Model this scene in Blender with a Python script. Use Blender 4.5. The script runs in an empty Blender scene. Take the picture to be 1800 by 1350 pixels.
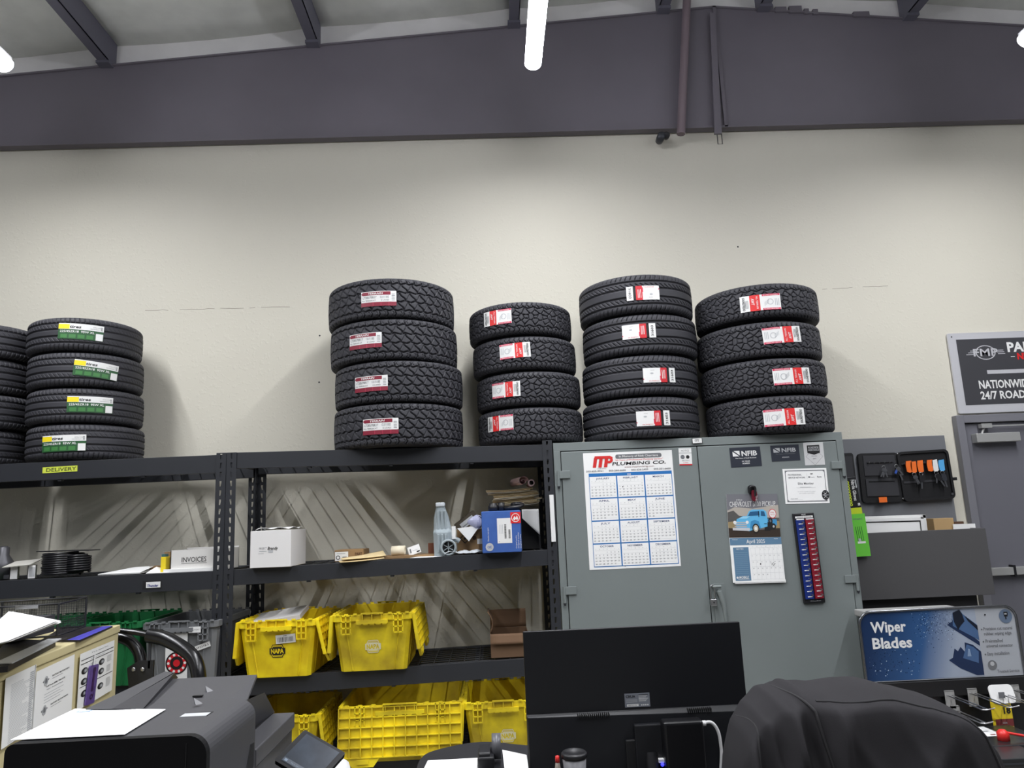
import bpy, math, random, calendar
import numpy as np
from mathutils import Vector, Matrix
PI = math.pi
SC = bpy.context.scene
COL = SC.collection
random.seed(7)

# ------------------------------------------------------------------ camera
YAW, PITCH, ROLL, FPX, CAMH = math.radians(1.7736), math.radians(10.355), math.radians(-2.4232), 1300.0, 1.45
fw = Vector((math.sin(YAW)*math.cos(PITCH), math.cos(YAW)*math.cos(PITCH), math.sin(PITCH)))
_r = fw.cross(Vector((0, 0, 1))).normalized(); _u = _r.cross(fw)
rt = _r*math.cos(ROLL)+_u*math.sin(ROLL); up = _u*math.cos(ROLL)-_r*math.sin(ROLL)
EYE = Vector((0, 0, CAMH))
cd = bpy.data.cameras.new('camera'); cam = bpy.data.objects.new('camera', cd); COL.objects.link(cam)
cam.matrix_world = Matrix(((rt.x, up.x, -fw.x, EYE.x), (rt.y, up.y, -fw.y, EYE.y), (rt.z, up.z, -fw.z, EYE.z), (0, 0, 0, 1)))
cd.sensor_fit = 'HORIZONTAL'; cd.sensor_width = 36.0; cd.lens = 36.0*FPX/1800.0; cd.clip_start = 0.05
SC.camera = cam

# ------------------------------------------------------------------ light and exposure
w = bpy.data.worlds.new('world'); SC.world = w; w.use_nodes = True
w.node_tree.nodes['Background'].inputs[0].default_value = (0.80, 0.86, 1.0, 1)
w.node_tree.nodes['Background'].inputs[1].default_value = 0.07
SC.view_settings.view_transform = 'Standard'; SC.view_settings.look = 'None'
SC.view_settings.gamma = 1; SC.view_settings.use_curve_mapping = False
SC.view_settings.exposure = 0.0
LAMP_W = 64.0

def ray(x, y): return rt*((x-900)/FPX)+up*((675-y)/FPX)+fw
def P(x, y, Y=None, Z=None, X=None):
    """the point of the room seen at photo position (x, y) on the plane Y=, Z= or X="""
    d = ray(x, y)
    t = (Y/d.y) if Y is not None else ((Z-CAMH)/d.z if Z is not None else X/d.x)
    return EYE+d*t
def PN(x, y, o, n):
    d = ray(x, y); return EYE+d*((Vector(o)-EYE).dot(n)/d.dot(n))

# ------------------------------------------------------------------ materials
def lin(c):
    out = []
    for v in c:
        v = v/255.0
        out.append(v/12.92 if v <= 0.04045 else ((v+0.055)/1.055)**2.4)
    return (out[0], out[1], out[2], 1)
_mats = {}
def mat(name, rgb, rough=0.6, metal=0.0, bump=0.0, bscale=60.0, var=0.0, vscale=6.0, emit=0.0, alpha=1.0, rgb2=None, spec=0.5):
    if name in _mats: return _mats[name]
    m = bpy.data.materials.new(name); m.use_nodes = True; nt = m.node_tree; b = nt.nodes['Principled BSDF']
    c = lin(rgb); b.inputs['Base Color'].default_value = c
    b.inputs['Roughness'].default_value = rough; b.inputs['Metallic'].default_value = metal
    b.inputs['Specular IOR Level'].default_value = spec
    if var or rgb2:
        tc = nt.nodes.new('ShaderNodeTexCoord'); n = nt.nodes.new('ShaderNodeTexNoise'); n.inputs['Scale'].default_value = vscale; n.inputs['Detail'].default_value = 5
        nt.links.new(tc.outputs['Object'], n.inputs['Vector'])
        cr = nt.nodes.new('ShaderNodeValToRGB'); cr.color_ramp.elements[0].position = 0.35; cr.color_ramp.elements[1].position = 0.65
        c2 = lin(rgb2) if rgb2 else tuple(v*(1-var) for v in c[:3])+(1,)
        cr.color_ramp.elements[0].color = c2; cr.color_ramp.elements[1].color = c
        nt.links.new(n.outputs['Fac'], cr.inputs['Fac']); nt.links.new(cr.outputs['Color'], b.inputs['Base Color'])
    if bump:
        tc = nt.nodes.new('ShaderNodeTexCoord'); n = nt.nodes.new('ShaderNodeTexNoise'); n.inputs['Scale'].default_value = bscale; n.inputs['Detail'].default_value = 3
        bp = nt.nodes.new('ShaderNodeBump'); bp.inputs['Strength'].default_value = bump; bp.inputs['Distance'].default_value = 0.01
        nt.links.new(tc.outputs['Object'], n.inputs['Vector']); nt.links.new(n.outputs['Fac'], bp.inputs['Height']); nt.links.new(bp.outputs['Normal'], b.inputs['Normal'])
    if emit:
        b.inputs['Emission Color'].default_value = c; b.inputs['Emission Strength'].default_value = emit
    if alpha < 1: b.inputs['Alpha'].default_value = alpha
    _mats[name] = m; return m

# ------------------------------------------------------------------ text outlines
_tc = {}
def glyphs(s, bold=0):
    k = (s, bold)
    if k in _tc: return _tc[k]
    cu = bpy.data.curves.new('text', 'FONT'); cu.body = s; cu.size = 1; cu.resolution_u = 2; cu.offset = 0.018*bold
    ob = bpy.data.objects.new('text', cu); COL.objects.link(ob)
    dg = bpy.context.evaluated_depsgraph_get(); me = bpy.data.meshes.new_from_object(ob.evaluated_get(dg))
    v = [tuple(p.co) for p in me.vertices]; f = [tuple(p.vertices) for p in me.polygons]
    bpy.data.objects.remove(ob); bpy.data.curves.remove(cu); bpy.data.meshes.remove(me)
    xs = [p[0] for p in v] or [0, 0]
    _tc[k] = (v, f, min(xs), max(xs)); return _tc[k]
_hv = glyphs('H')[0]; CAP = max(p[1] for p in _hv)

# ------------------------------------------------------------------ mesh builder
def F(x, y, z): return Matrix(((1, 0, 0, x), (0, 0, -1, y), (0, 1, 0, z), (0, 0, 0, 1)))      # print facing -Y: right = +X, up = +Z
def TOP(x, y, z, a=0): return Matrix.Translation((x, y, z)) @ Matrix.Rotation(a, 4, 'Z')           # print lying face up
def frame(bl, br, tl):
    bl, br, tl = Vector(bl), Vector(br), Vector(tl)
    x = (br-bl); wd = x.length; x = x/wd; y = tl-bl; y = y-x*y.dot(x); ht = y.length; y = y/ht; z = x.cross(y)
    return Matrix(((x.x, y.x, z.x, bl.x), (x.y, y.y, z.y, bl.y), (x.z, y.z, z.z, bl.z), (0, 0, 0, 1))), wd, ht
def T(x=0, y=0, z=0): return Matrix.Translation((x, y, z))
def RZ(a): return Matrix.Rotation(a, 4, 'Z')
def RX(a): return Matrix.Rotation(a, 4, 'X')
def RY(a): return Matrix.Rotation(a, 4, 'Y')
class MB:
    def __init__(s): s.v = []; s.f = []; s.mi = []; s.ms = []; s.sm = []
    def m(s, mt):
        if mt not in s.ms: s.ms.append(mt)
        return s.ms.index(mt)
    def add(s, vs, fs, mt, M=None, smooth=False):
        n = len(s.v); i = s.m(mt)
        if M is None: s.v.extend(tuple(p) for p in vs)
        else: s.v.extend(tuple(M @ Vector(p)) for p in vs)
        for f in fs: s.f.append(tuple(n+k for k in f)); s.mi.append(i); s.sm.append(smooth)
        return s
    def box(s, x0, x1, y0, y1, z0, z1, mt, M=None):
        vs = [(x, y, z) for z in (z0, z1) for y in (y0, y1) for x in (x0, x1)]
        return s.add(vs, [(0, 2, 3, 1), (4, 5, 7, 6), (0, 1, 5, 4), (2, 6, 7, 3), (0, 4, 6, 2), (1, 3, 7, 5)], mt, M)
    def hexa(s, a, b, mt, M=None):        # two quads (a: four points, b: four points opposite) joined
        return s.add(list(a)+list(b), [(3, 2, 1, 0), (4, 5, 6, 7), (0, 1, 5, 4), (1, 2, 6, 5), (2, 3, 7, 6), (3, 0, 4, 7)], mt, M)
    def prism(s, poly, h0, h1, mt, M=None, smooth=False):      # polygon in xy extruded along z
        n = len(poly)
        vs = [(x, y, h0) for x, y in poly]+[(x, y, h1) for x, y in poly]
        s.add(vs, [tuple(range(n-1, -1, -1)), tuple(range(n, 2*n))], mt, M)
        return s.add(vs, [(i, (i+1) % n, n+(i+1) % n, n+i) for i in range(n)], mt, M, smooth)
    def flat(s, poly, z, mt, M=None): return s.add([(x, y, z) for x, y in poly], [tuple(range(len(poly)))], mt, M)
    def rect(s, x, y, wd, h, z, mt, M=None, n=1):
        vs = []; fs = []
        for i in range(n+1): vs += [(x+wd*i/n, y, z), (x+wd*i/n, y+h, z)]
        for i in range(n): fs.append((2*i, 2*i+2, 2*i+3, 2*i+1))
        return s.add(vs, fs, mt, M)
    def disc(s, x, y, r, z, mt, M=None, n=20, ry=None):
        ry = ry or r
        return s.flat([(x+r*math.cos(2*PI*i/n), y+ry*math.sin(2*PI*i/n)) for i in range(n)], z, mt, M)
    def ring(s, x, y, r0, r1, z, mt, M=None, n=24, k=1.0):
        vs = []
        for i in range(n):
            c, q = math.cos(2*PI*i/n), math.sin(2*PI*i/n); vs += [(x+r0*c, y+k*r0*q, z), (x+r1*c, y+k*r1*q, z)]
        return s.add(vs, [(2*i, 2*i+1, (2*i+3) % (2*n), (2*i+2) % (2*n)) for i in range(n)], mt, M)
    def text(s, t, x, y, h, z, mt, M=None, wd=None, al='l', bold=0, maxw=None, shear=0):
        v, f, a, b = glyphs(t, bold); k = h/CAP; kx = k
        if wd: kx = wd/max(1e-6, b-a)
        if maxw and (b-a)*kx > maxw: kx = maxw/(b-a)
        off = {'l': a*kx, 'c': (a+b)*kx/2, 'r': b*kx}[al]
        return s.add([(x+p[0]*kx-off+shear*p[1]*k, y+p[1]*k, z) for p in v], f, mt, M)
    def tube(s, pts, r, mt, n=8, M=None, closed=False, smooth=True):
        pts = [Vector(p) for p in pts]; m = len(pts); vs = []; fs = []
        ref = None
        for i, p in enumerate(pts):
            if closed: t = (pts[(i+1) % m]-pts[i-1]).normalized()
            else: t = (pts[min(i+1, m-1)]-pts[max(i-1, 0)]).normalized()
            if ref is None: ref = t.orthogonal().normalized()
            ref = (ref-t*ref.dot(t)).normalized(); b = t.cross(ref)
            rr = r[i] if isinstance(r, (list, tuple)) else r
            for k in range(n): a = 2*PI*k/n; vs.append(p+ref*(rr*math.cos(a))+b*(rr*math.sin(a)))
        for i in range(m if closed else m-1):
            j = (i+1) % m
            for k in range(n): fs.append((i*n+k, i*n+(k+1) % n, j*n+(k+1) % n, j*n+k))
        s.add(vs, fs, mt, M, smooth)
        if not closed:
            s.add(vs[:n], [tuple(range(n-1, -1, -1))], mt, M); s.add(vs[-n:], [tuple(range(n))], mt, M)
        return s
    def lathe(s, prof, mt, n=24, M=None, smooth=True):
        vs = []; fs = []; m = len(prof)
        for i in range(n):
            a = 2*PI*i/n
            for r, z in prof: vs.append((r*math.cos(a), r*math.sin(a), z))
        for i in range(n):
            j = (i+1) % n
            for k in range(m-1): fs.append((i*m+k, j*m+k, j*m+k+1, i*m+k+1))
        return s.add(vs, fs, mt, M, smooth)
    def loft(s, rings, mt, M=None, cap0=True, cap1=False, smooth=False):
        n = len(rings[0]); vs = [p for r in rings for p in r]; fs = []
        for i in range(len(rings)-1):
            for k in range(n): fs.append((i*n+k, i*n+(k+1) % n, (i+1)*n+(k+1) % n, (i+1)*n+k))
        s.add(vs, fs, mt, M, smooth)
        if cap0: s.add(rings[0], [tuple(range(n-1, -1, -1))], mt, M)
        if cap1: s.add(rings[-1], [tuple(range(n))], mt, M)
        return s
    def grid(s, fn, nu, nv, mt, M=None, smooth=True, flip=False):
        vs = [fn(i/nu, j/nv) for i in range(nu+1) for j in range(nv+1)]; k = nv+1
        fs = [(i*k+j, (i+1)*k+j, (i+1)*k+j+1, i*k+j+1) for i in range(nu) for j in range(nv)]
        if flip: fs = [f[::-1] for f in fs]
        return s.add(vs, fs, mt, M, smooth)
    def bend(s, R):               # flat print (x right, y up) wrapped round a tread of radius R whose axis is Z; x=0 faces -Y
        s.v = [((R+z)*math.sin(x/R), -(R+z)*math.cos(x/R), y) for x, y, z in s.v]; return s
    def build(s, name, parent=None, loc=None, rot=None, bevel=0, solid=0, seg=2):
        me = bpy.data.meshes.new(name); me.from_pydata(s.v, [], s.f)
        for mt in s.ms: me.materials.append(mt)
        me.polygons.foreach_set('material_index', s.mi); me.polygons.foreach_set('use_smooth', s.sm); me.update()
        o = bpy.data.objects.new(name, me); COL.objects.link(o)
        if parent: o.parent = parent
        if loc: o.location = loc
        if rot: o.rotation_euler = rot
        if solid: q = o.modifiers.new('solid', 'SOLIDIFY'); q.thickness = solid; q.offset = 0
        if bevel: q = o.modifiers.new('bevel', 'BEVEL'); q.width = bevel; q.segments = seg; q.limit_method = 'ANGLE'
        return o
def tag(o, label, cat, group=None):
    o['label'] = label; o['category'] = cat
    if group: o['group'] = group
    return o
def thing(name, label, cat, loc=(0, 0, 0), rz=0, group=None, M=None):
    o = bpy.data.objects.new(name, None); o.empty_display_size = 0.05; COL.objects.link(o)
    if M is not None: o.matrix_world = M
    else: o.location = loc; o.rotation_euler = (0, 0, rz)
    return tag(o, label, cat, group)
def struct(o): o['kind'] = 'structure'; return o
def dup(root, loc, rz=0, label=None):
    r = root.copy(); COL.objects.link(r); r.location = loc; r.rotation_euler = (0, 0, rz)
    if label: r['label'] = label
    for ch in list(root.children):
        c = ch.copy(); COL.objects.link(c); c.parent = r
        for g in list(ch.children):
            d = g.copy(); COL.objects.link(d); d.parent = c
    return r
def rrect(wd, h, r, x=0, y=0, n=5):    # rounded rectangle outline, lower left at x, y
    out = []
    for cx, cy, a0 in ((x+wd-r, y+r, -PI/2), (x+wd-r, y+h-r, 0), (x+r, y+h-r, PI/2), (x+r, y+r, PI)):
        for i in range(n+1): a = a0+PI/2*i/n; out.append((cx+r*math.cos(a), cy+r*math.sin(a)))
    return out
def spline(pts, n=8):
    pts = [Vector(p) for p in pts]; q = [pts[0]*2-pts[1]]+pts+[pts[-1]*2-pts[-2]]; out = []
    for i in range(1, len(q)-2):
        for k in range(n):
            t = k/n; a, b, c, d = q[i-1], q[i], q[i+1], q[i+2]
            out.append(0.5*((2*b)+(c-a)*t+(2*a-5*b+4*c-d)*t*t+(3*b-a-3*c+d)*t**3))
    return out+[pts[-1]]

WHITE = mat('white_print', (232, 232, 230), 0.6); BLACK = mat('black_print', (18, 18, 20), 0.6)
PAPER = mat('paper', (236, 236, 234), 0.75); GREYP = mat('grey_print', (110, 112, 115), 0.7); LGREY = mat('light_grey_print', (178, 180, 182), 0.7)
RED = mat('red_print', (196, 26, 38), 0.5); CARD = mat('cardboard', (150, 120, 84), 0.85, var=0.15, vscale=14)
BLKP = mat('black_plastic', (24, 24, 27), 0.45); DKP = mat('dark_grey_plastic', (58, 58, 62), 0.5, bump=0.05, bscale=400)
CHROME = mat('bright_metal', (190, 190, 192), 0.28, 1.0); STEEL = mat('zinc_steel', (150, 152, 154), 0.4, 0.9)

# ------------------------------------------------------------------ the room
WALLY = 4.85
wallm = mat('cream_paint', (206, 202, 188), 0.7)
nt = wallm.node_tree; b = nt.nodes['Principled BSDF']
tc = nt.nodes.new('ShaderNodeTexCoord'); n1 = nt.nodes.new('ShaderNodeTexNoise'); n1.inputs['Scale'].default_value = 42; n1.inputs['Detail'].default_value = 6
n2 = nt.nodes.new('ShaderNodeTexVoronoi'); n2.inputs['Scale'].default_value = 9; n2.feature = 'SMOOTH_F1'
cr = nt.nodes.new('ShaderNodeValToRGB'); cr.color_ramp.elements[0].position = 0.54; cr.color_ramp.elements[1].position = 0.66
bp = nt.nodes.new('ShaderNodeBump'); bp.inputs['Strength'].default_value = 0.16; bp.inputs['Distance'].default_value = 0.004
nt.links.new(tc.outputs['Object'], n1.inputs['Vector']); nt.links.new(n1.outputs['Fac'], cr.inputs['Fac'])
nt.links.new(cr.outputs['Color'], bp.inputs['Height']); nt.links.new(bp.outputs['Normal'], b.inputs['Normal'])
BEAMZ = 4.115
RIDGEX, RIDGEZ = 1.74, 5.075
def beam_top(x): return RIDGEZ-abs(x-RIDGEX)*(0.0832 if x < RIDGEX else 0.092)
mb = MB(); mb.box(-6.5, 7, WALLY, WALLY+0.15, 0, 4.3, wallm)
crackm = mat('crack', (120, 114, 100), 0.9)
random.seed(3)
def crack(px, a, b2, n):
    prev = None
    for i in range(n+1):
        x = a[0]+(b2[0]-a[0])*i/n; y = a[1]+(b2[1]-a[1])*i/n+random.uniform(-0.7, 0.7)
        p = P(x, y, Y=WALLY)
        if prev is not None and random.random() < 0.8:
            mb.add([(prev.x, WALLY-0.0006, prev.z-0.0012), (p.x, WALLY-0.0006, p.z-0.0012), (p.x, WALLY-0.0006, p.z+0.0012), (prev.x, WALLY-0.0006, prev.z+0.0012)], [(0, 1, 2, 3)], crackm)
        prev = p
crack(mb, (255, 546), (520, 539), 26); crack(mb, (1445, 508), (1570, 502), 14)
for x, y in ((562, 590), (561, 672), (1297, 434)):
    p = P(x, y, Y=WALLY); mb.disc(0, 0, 0.006, 0.001, BLACK, F(p.x, WALLY, p.z), 8)
struct(mb.build('wall_back'))
flm = mat('concrete_floor', (140, 138, 133), 0.5, var=0.15, vscale=2)
mb = MB(); mb.box(-6.5, 7, -6, WALLY+0.15, -0.1, 0, flm); struct(mb.build('floor'))
insul = mat('white_insulation', (226, 228, 222), 0.6, bump=0.25, bscale=7, var=0.12, vscale=5)
PX = [-5.5, -4.05, -2.61, -1.165, 0.27, 1.36, 2.1, 3.17, 4.5, 5.9]
mb = MB()
def ceil_fn(x0, x1):
    def fn(u, v):
        x = x0+(x1-x0)*u; y = -4.2+(WALLY+0.1+4.2)*v
        return (x, y, beam_top(x)+0.195-0.020*math.sin(PI*u)**0.7-0.008*math.sin(9*y+x*3)*math.sin(PI*u))
    return fn
XS = [-6.2]+PX[:-1]+[6.2]
XS = sorted(XS+[RIDGEX])
for i in range(len(XS)-1): mb.grid(ceil_fn(XS[i], XS[i+1]), 10, 30, insul)
struct(mb.build('ceiling', solid=0.02))
band = mat('white_liner', (232, 230, 228), 0.6, bump=0.15, bscale=9, var=0.1, vscale=4)
mb = MB()
xs = [-6.2, RIDGEX, 6.2]
poly = [(-6.2, 4.2), (6.2, 4.2), (6.2, beam_top(6.2)+0.19), (RIDGEX, RIDGEZ+0.19), (-6.2, beam_top(-6.2)+0.19)]
mb.prism(poly, -0.10, 0.0, band, F(0, WALLY-0.01, 0)); struct(mb.build('wall_gable'))
beamm = mat('brown_steel_with_flare', (112, 107, 115), 0.55, bump=0.03, bscale=30, var=0.12, vscale=1.5)  # brown steel with the bluish lamp flare put into its colour
purm = mat('purlin_paint', (96, 95, 106), 0.55)
mb = MB()
poly = [(-6.2, BEAMZ), (6.2, BEAMZ), (6.2, beam_top(6.2)), (RIDGEX, RIDGEZ), (-6.2, beam_top(-6.2))]
mb.prism(poly, 0, 0.02, beamm, F(0, 4.81, 0))
mb.box(-6.2, 6.2, 4.775, 4.838, BEAMZ-0.004, BEAMZ+0.012, beamm)
for a, bx in ((-6.2, RIDGEX), (RIDGEX, 6.2)):
    za, zb = beam_top(a), beam_top(bx)
    mb.hexa([(a, 4.775, za-0.012), (a, 4.838, za-0.012), (bx, 4.838, zb-0.012), (bx, 4.775, zb-0.012)], [(a, 4.775, za), (a, 4.838, za), (bx, 4.838, zb), (bx, 4.775, zb)], beamm)
mb.box(RIDGEX-0.012, RIDGEX+0.012, 4.775, 4.80, BEAMZ, RIDGEZ, beamm)
o = struct(mb.build('roof_beam'))
for i, x in enumerate(PX[1:-1]):
    z = beam_top(x); mb = MB()
    wx = (x-0.036, x-0.030) if x > 0.5 else (x+0.034, x+0.040)
    mb.box(wx[0], wx[1], -4.1, WALLY-0.02, z, z+0.20, purm); mb.box(x-0.036, x+0.040, -4.1, WALLY-0.02, z, z+0.006, purm)
    mb.box(x-0.036, x+0.040, -4.1, WALLY-0.02, z+0.194, z+0.20, purm)
    mb.box(x-0.045, x+0.045, 4.72, 4.80, z-0.02, z, purm)
    struct(mb.build('roof_purlin'))
mb = MB()
for x0, x1, dz in ((1335, 1362, .03), (1365, 1385, .02), (1390, 1412, .035), (1416, 1424, .02), (1431, 1440, .02), (1502, 1530, .02)):
    a, c2 = P(x0, 30, Y=4.77), P(x1, 30, Y=4.77); mb.box(a.x, c2.x, 4.774, 4.80, beam_top(a.x)-0.02, beam_top(a.x)+dz, beamm)
struct(mb.build('trim_1'))
# conduit, strap and camera on the beam
mb = MB(); a, c2 = P(1210, -60, Y=4.72), P(1197, 236, Y=4.74)
mb.tube([a, c2], 0.03, mat('rust_conduit', (120, 106, 112), 0.6), 10)
o = mb.build('conduit'); tag(o, 'brown vertical conduit pipe fixed across the dark roof beam', 'pipe')
mb = MB(); a, c2 = P(1252, 24, Y=4.765), P(1262, 236, Y=4.765)
mb.hexa([(a.x-.02, 4.755, a.z), (a.x+.02, 4.755, a.z), (a.x+.02, 4.773, a.z), (a.x-.02, 4.773, a.z)], [(c2.x-.025, 4.755, c2.z), (c2.x+.025, 4.755, c2.z), (c2.x+.025, 4.773, c2.z), (c2.x-.025, 4.773, c2.z)], beamm)
wb = MB(); q0, q1 = P(1260.5, 236, Y=4.80), P(1270, 253, Y=4.80)
o = mb.build('strap'); tag(o, 'flat dark strap running down the ridge of the roof beam with a wire loop below', 'strap')
wb.tube([(q0.x, 4.80, q0.z+.02), (q0.x, 4.80, q1.z), (q1.x, 4.80, q1.z), (q1.x, 4.80, q0.z+.02)], 0.003, BLACK, 6)
wb.build('wire_loop', o)
p = P(1163, 248, Y=4.80)
t = thing('security_camera', 'small dark security camera hanging under the roof beam', 'camera', (p.x, 4.80, p.z))
mb = MB(); dgm = mat('dark_metal', (58, 60, 66), 0.4, 0.3)
mb.lathe([(0, -0.03), (0.026, -0.03), (0.028, 0.0), (0.028, 0.05), (0, 0.05)], dgm, 14, T(-0.018, -0.03, 0) @ RX(PI/2)); mb.build('body', t)
mb = MB(); mb.lathe([(0, 0), (0.024, 0), (0.024, 0.03), (0.02, 0.032), (0.012, 0.026), (0, 0.026)], BLKP, 14, T(0.022, -0.035, 0.012) @ RX(PI/2)); mb.build('lens', t)
mb = MB(); mb.box(-0.01, 0.01, -0.02, 0.0, 0.0, 0.05, dgm); mb.build('bracket', t)

# ------------------------------------------------------------------ strip lamps
lampw = mat('lamp_housing', (210, 210, 212), 0.5); glow = mat('lamp_diffuser', (244, 246, 255), 0.5, emit=28.0)
def strip(x, y0, y1, label, k=1.0):
    t = thing('strip_light', label, 'light', (x, y1, 4.11), 0, 'strip lights under the roof')
    L = y1-y0
    mb = MB(); mb.box(-0.034, 0.034, -L, 0, 0.036, 0.062, lampw); mb.build('housing', t)
    mb = MB(); pr = [(0.05*math.cos(a), 0.012-0.045*math.sin(a)) for a in [-0.5+(PI+1.0)*i/14 for i in range(15)]]
    mb.loft([[(px_, 0.0-0.004, pz) for px_, pz in pr], [(px_, -L+0.004, pz) for px_, pz in pr]], glow, cap0=True, cap1=True)
    mb.build('diffuser', t)
    mb = MB()
    for yy in (-0.3, -L+0.3): mb.tube([(0, yy, 0.05), (0, yy, beam_top(x)+0.14-4.11)], 0.0025, BLKP, 6)
    mb.build('hanging_wire', t)
    ld = bpy.data.lights.new('strip_light_source', 'AREA'); ld.shape = 'RECTANGLE'; ld.size = 0.032; ld.spread = math.radians(163); ld.size_y = L-0.02; ld.energy = LAMP_W*k*L/2.4; ld.color = (0.96, 0.97, 1.0)
    lo = bpy.data.objects.new('strip_light_source', ld); COL.objects.link(lo); lo.parent = t; lo.location = (0, -L/2, -0.038)
for x, ye, nm in ((-2.70, 3.90, 'left'), (0.33, 4.00, 'middle'), (3.26, 3.89, 'right')):
    strip(x, ye-2.4, ye, {'left': 'bright strip light cut by the left edge, above the pale ceiling band', 'middle': 'long bright white strip light hanging in the middle in front of the beam', 'right': 'strip light just showing at the right edge over the dark beam'}[nm])
    strip(x, ye-4.95, ye-2.55, 'unseen strip light added behind the %s row for front lighting' % nm, 0.6)  # second strip of each row is unseen, added for front lighting

# ------------------------------------------------------------------ tyres
rub = mat('tyre_rubber', (52, 52, 57), 0.62, bump=0.04, bscale=300, spec=0.4); rubs = mat('tyre_sidewall', (40, 40, 44), 0.6, spec=0.4)
def tri(x): return np.abs((x % 1.0)*2-1)            # 1..0..1
def groove(d, wd): return np.clip(2.2-1.7*np.abs(d)/(wd*0.5), 0, 1)
def near(u, p): return (u/p-np.round(u/p))*p
def pat_summer(u, v, L, hw):
    m = np.zeros_like(u)
    for g in (-0.56, -0.2, 0.2, 0.56): m = np.maximum(m, groove(v-g*hw, 0.011))
    p = L/round(L/0.026); sh = np.abs(v) > 0.62*hw
    m = np.maximum(m, np.where(sh, 0.8*groove(near(u+0.15*np.abs(v), p), 0.0055), 0))
    m = np.maximum(m, np.where((np.abs(v) > .24*hw) & (np.abs(v) < .5*hw), 0.35*groove(near(u+0.9*v, p), 0.0045), 0))
    return m
def pat_highway(u, v, L, hw):
    m = np.zeros_like(u)
    for g in (-0.6, -0.24, 0.2, 0.56): m = np.maximum(m, groove(v-g*hw, 0.011))
    p = L/round(L/0.03)
    m = np.maximum(m, np.where(np.abs(v) > 0.66*hw, 0.75*groove(near(u-0.35*v, p), 0.006), 0))
    m = np.maximum(m, np.where((v > .2*hw) & (v < .45*hw), 0.8*groove(near(u+1.2*v, p), 0.007), 0))
    m = np.maximum(m, np.where((v < -.24*hw) & (v > -.5*hw), 0.8*groove(near(u+1.2*v, p), 0.007), 0))
    return m
def pat_allterrain(u, v, L, hw):
    p = L/round(L/0.062); ps = L/round(L/0.046)
    z = 0.004*(tri(u/ps)-0.5)*2; a = np.abs(v)
    m = groove(a-0.66*hw-z, 0.008)
    m = np.maximum(m, np.where(a > 0.66*hw+z, groove(near(u-0.10*v+.003*np.sin(v*200), ps), 0.007), 0))
    m = np.maximum(m, np.where(a > 0.72*hw, 0.45*groove(near(u+ps/2-.004*np.sin(v*240), ps), 0.004), 0))
    row = np.where(v > 0.22*hw, 0.30, np.where(v < -0.22*hw, -0.30, 0.0))
    wob = 0.007*np.sin(v*2*PI/0.052)
    m = np.maximum(m, np.where(a < 0.66*hw+z, groove(near(u+0.62*v+wob+row*p, p), 0.010), 0))
    zz = 0.010*(tri(u/p+.62*v/p)-0.5)
    for c in (0.22, -0.22): m = np.maximum(m, groove(v-c*hw-zz, 0.007))
    m = np.maximum(m, np.where(a < 0.62*hw, 0.5*groove(near(u-0.55*v+0.5*p+row*p, p), 0.004), 0))
    return m
def pat_hexblock(u, v, L, hw):
    n = int(round(L/0.060)); p = L/n; rs = np.random.RandomState(5); pts = []
    rows = ((-0.40, 0.5), (-0.20, 0.05), (0.0, 0.52), (0.20, 0.0), (0.40, 0.5))
    for i in range(n):
        for dv, du in rows:
            j = rs.rand(2)-0.5; pts.append(((i+du+0.30*j[0])*p, (dv+0.08*j[1])*hw))
        pts.append(((i+.02)*p, (.02)*hw))
    pts += [(x-L, y) for x, y in pts if x > L-2*p]+[(x+L, y) for x, y in pts if x < 2*p]
    d1 = np.full(u.shape, 9.0); d2 = np.full(u.shape, 9.0); us = u[:, 0]
    for a, b2 in pts:
        lo, hi = np.searchsorted(us, (a-2.2*p, a+2.2*p))
        if hi <= lo: continue
        d = np.sqrt((u[lo:hi]-a)**2+(1.15*(v[lo:hi]-b2))**2); A, B = d1[lo:hi], d2[lo:hi]
        B[:] = np.where(d < A, A, np.minimum(B, d)); A[:] = np.minimum(A, d)
    a = np.abs(v); z = 0.006*(tri(u/p+0.2)-0.5)*2; ps = p/2
    m = np.where(a < 0.54*hw+z, groove(d2-d1, 0.009), 0)
    m = np.maximum(m, groove(a-0.54*hw-z, 0.006))
    m = np.maximum(m, np.where(a > 0.54*hw+z, groove(near(u+0.22*v+0.005*np.sin(v*190), ps), 0.0055), 0))
    m = np.maximum(m, np.where((a > 0.58*hw) & (a < .86*hw), 0.5*groove(near(u+ps/2-0.3*v+.004*np.sin(v*230), ps), 0.0035), 0))
    return m
_tm = {}
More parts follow.
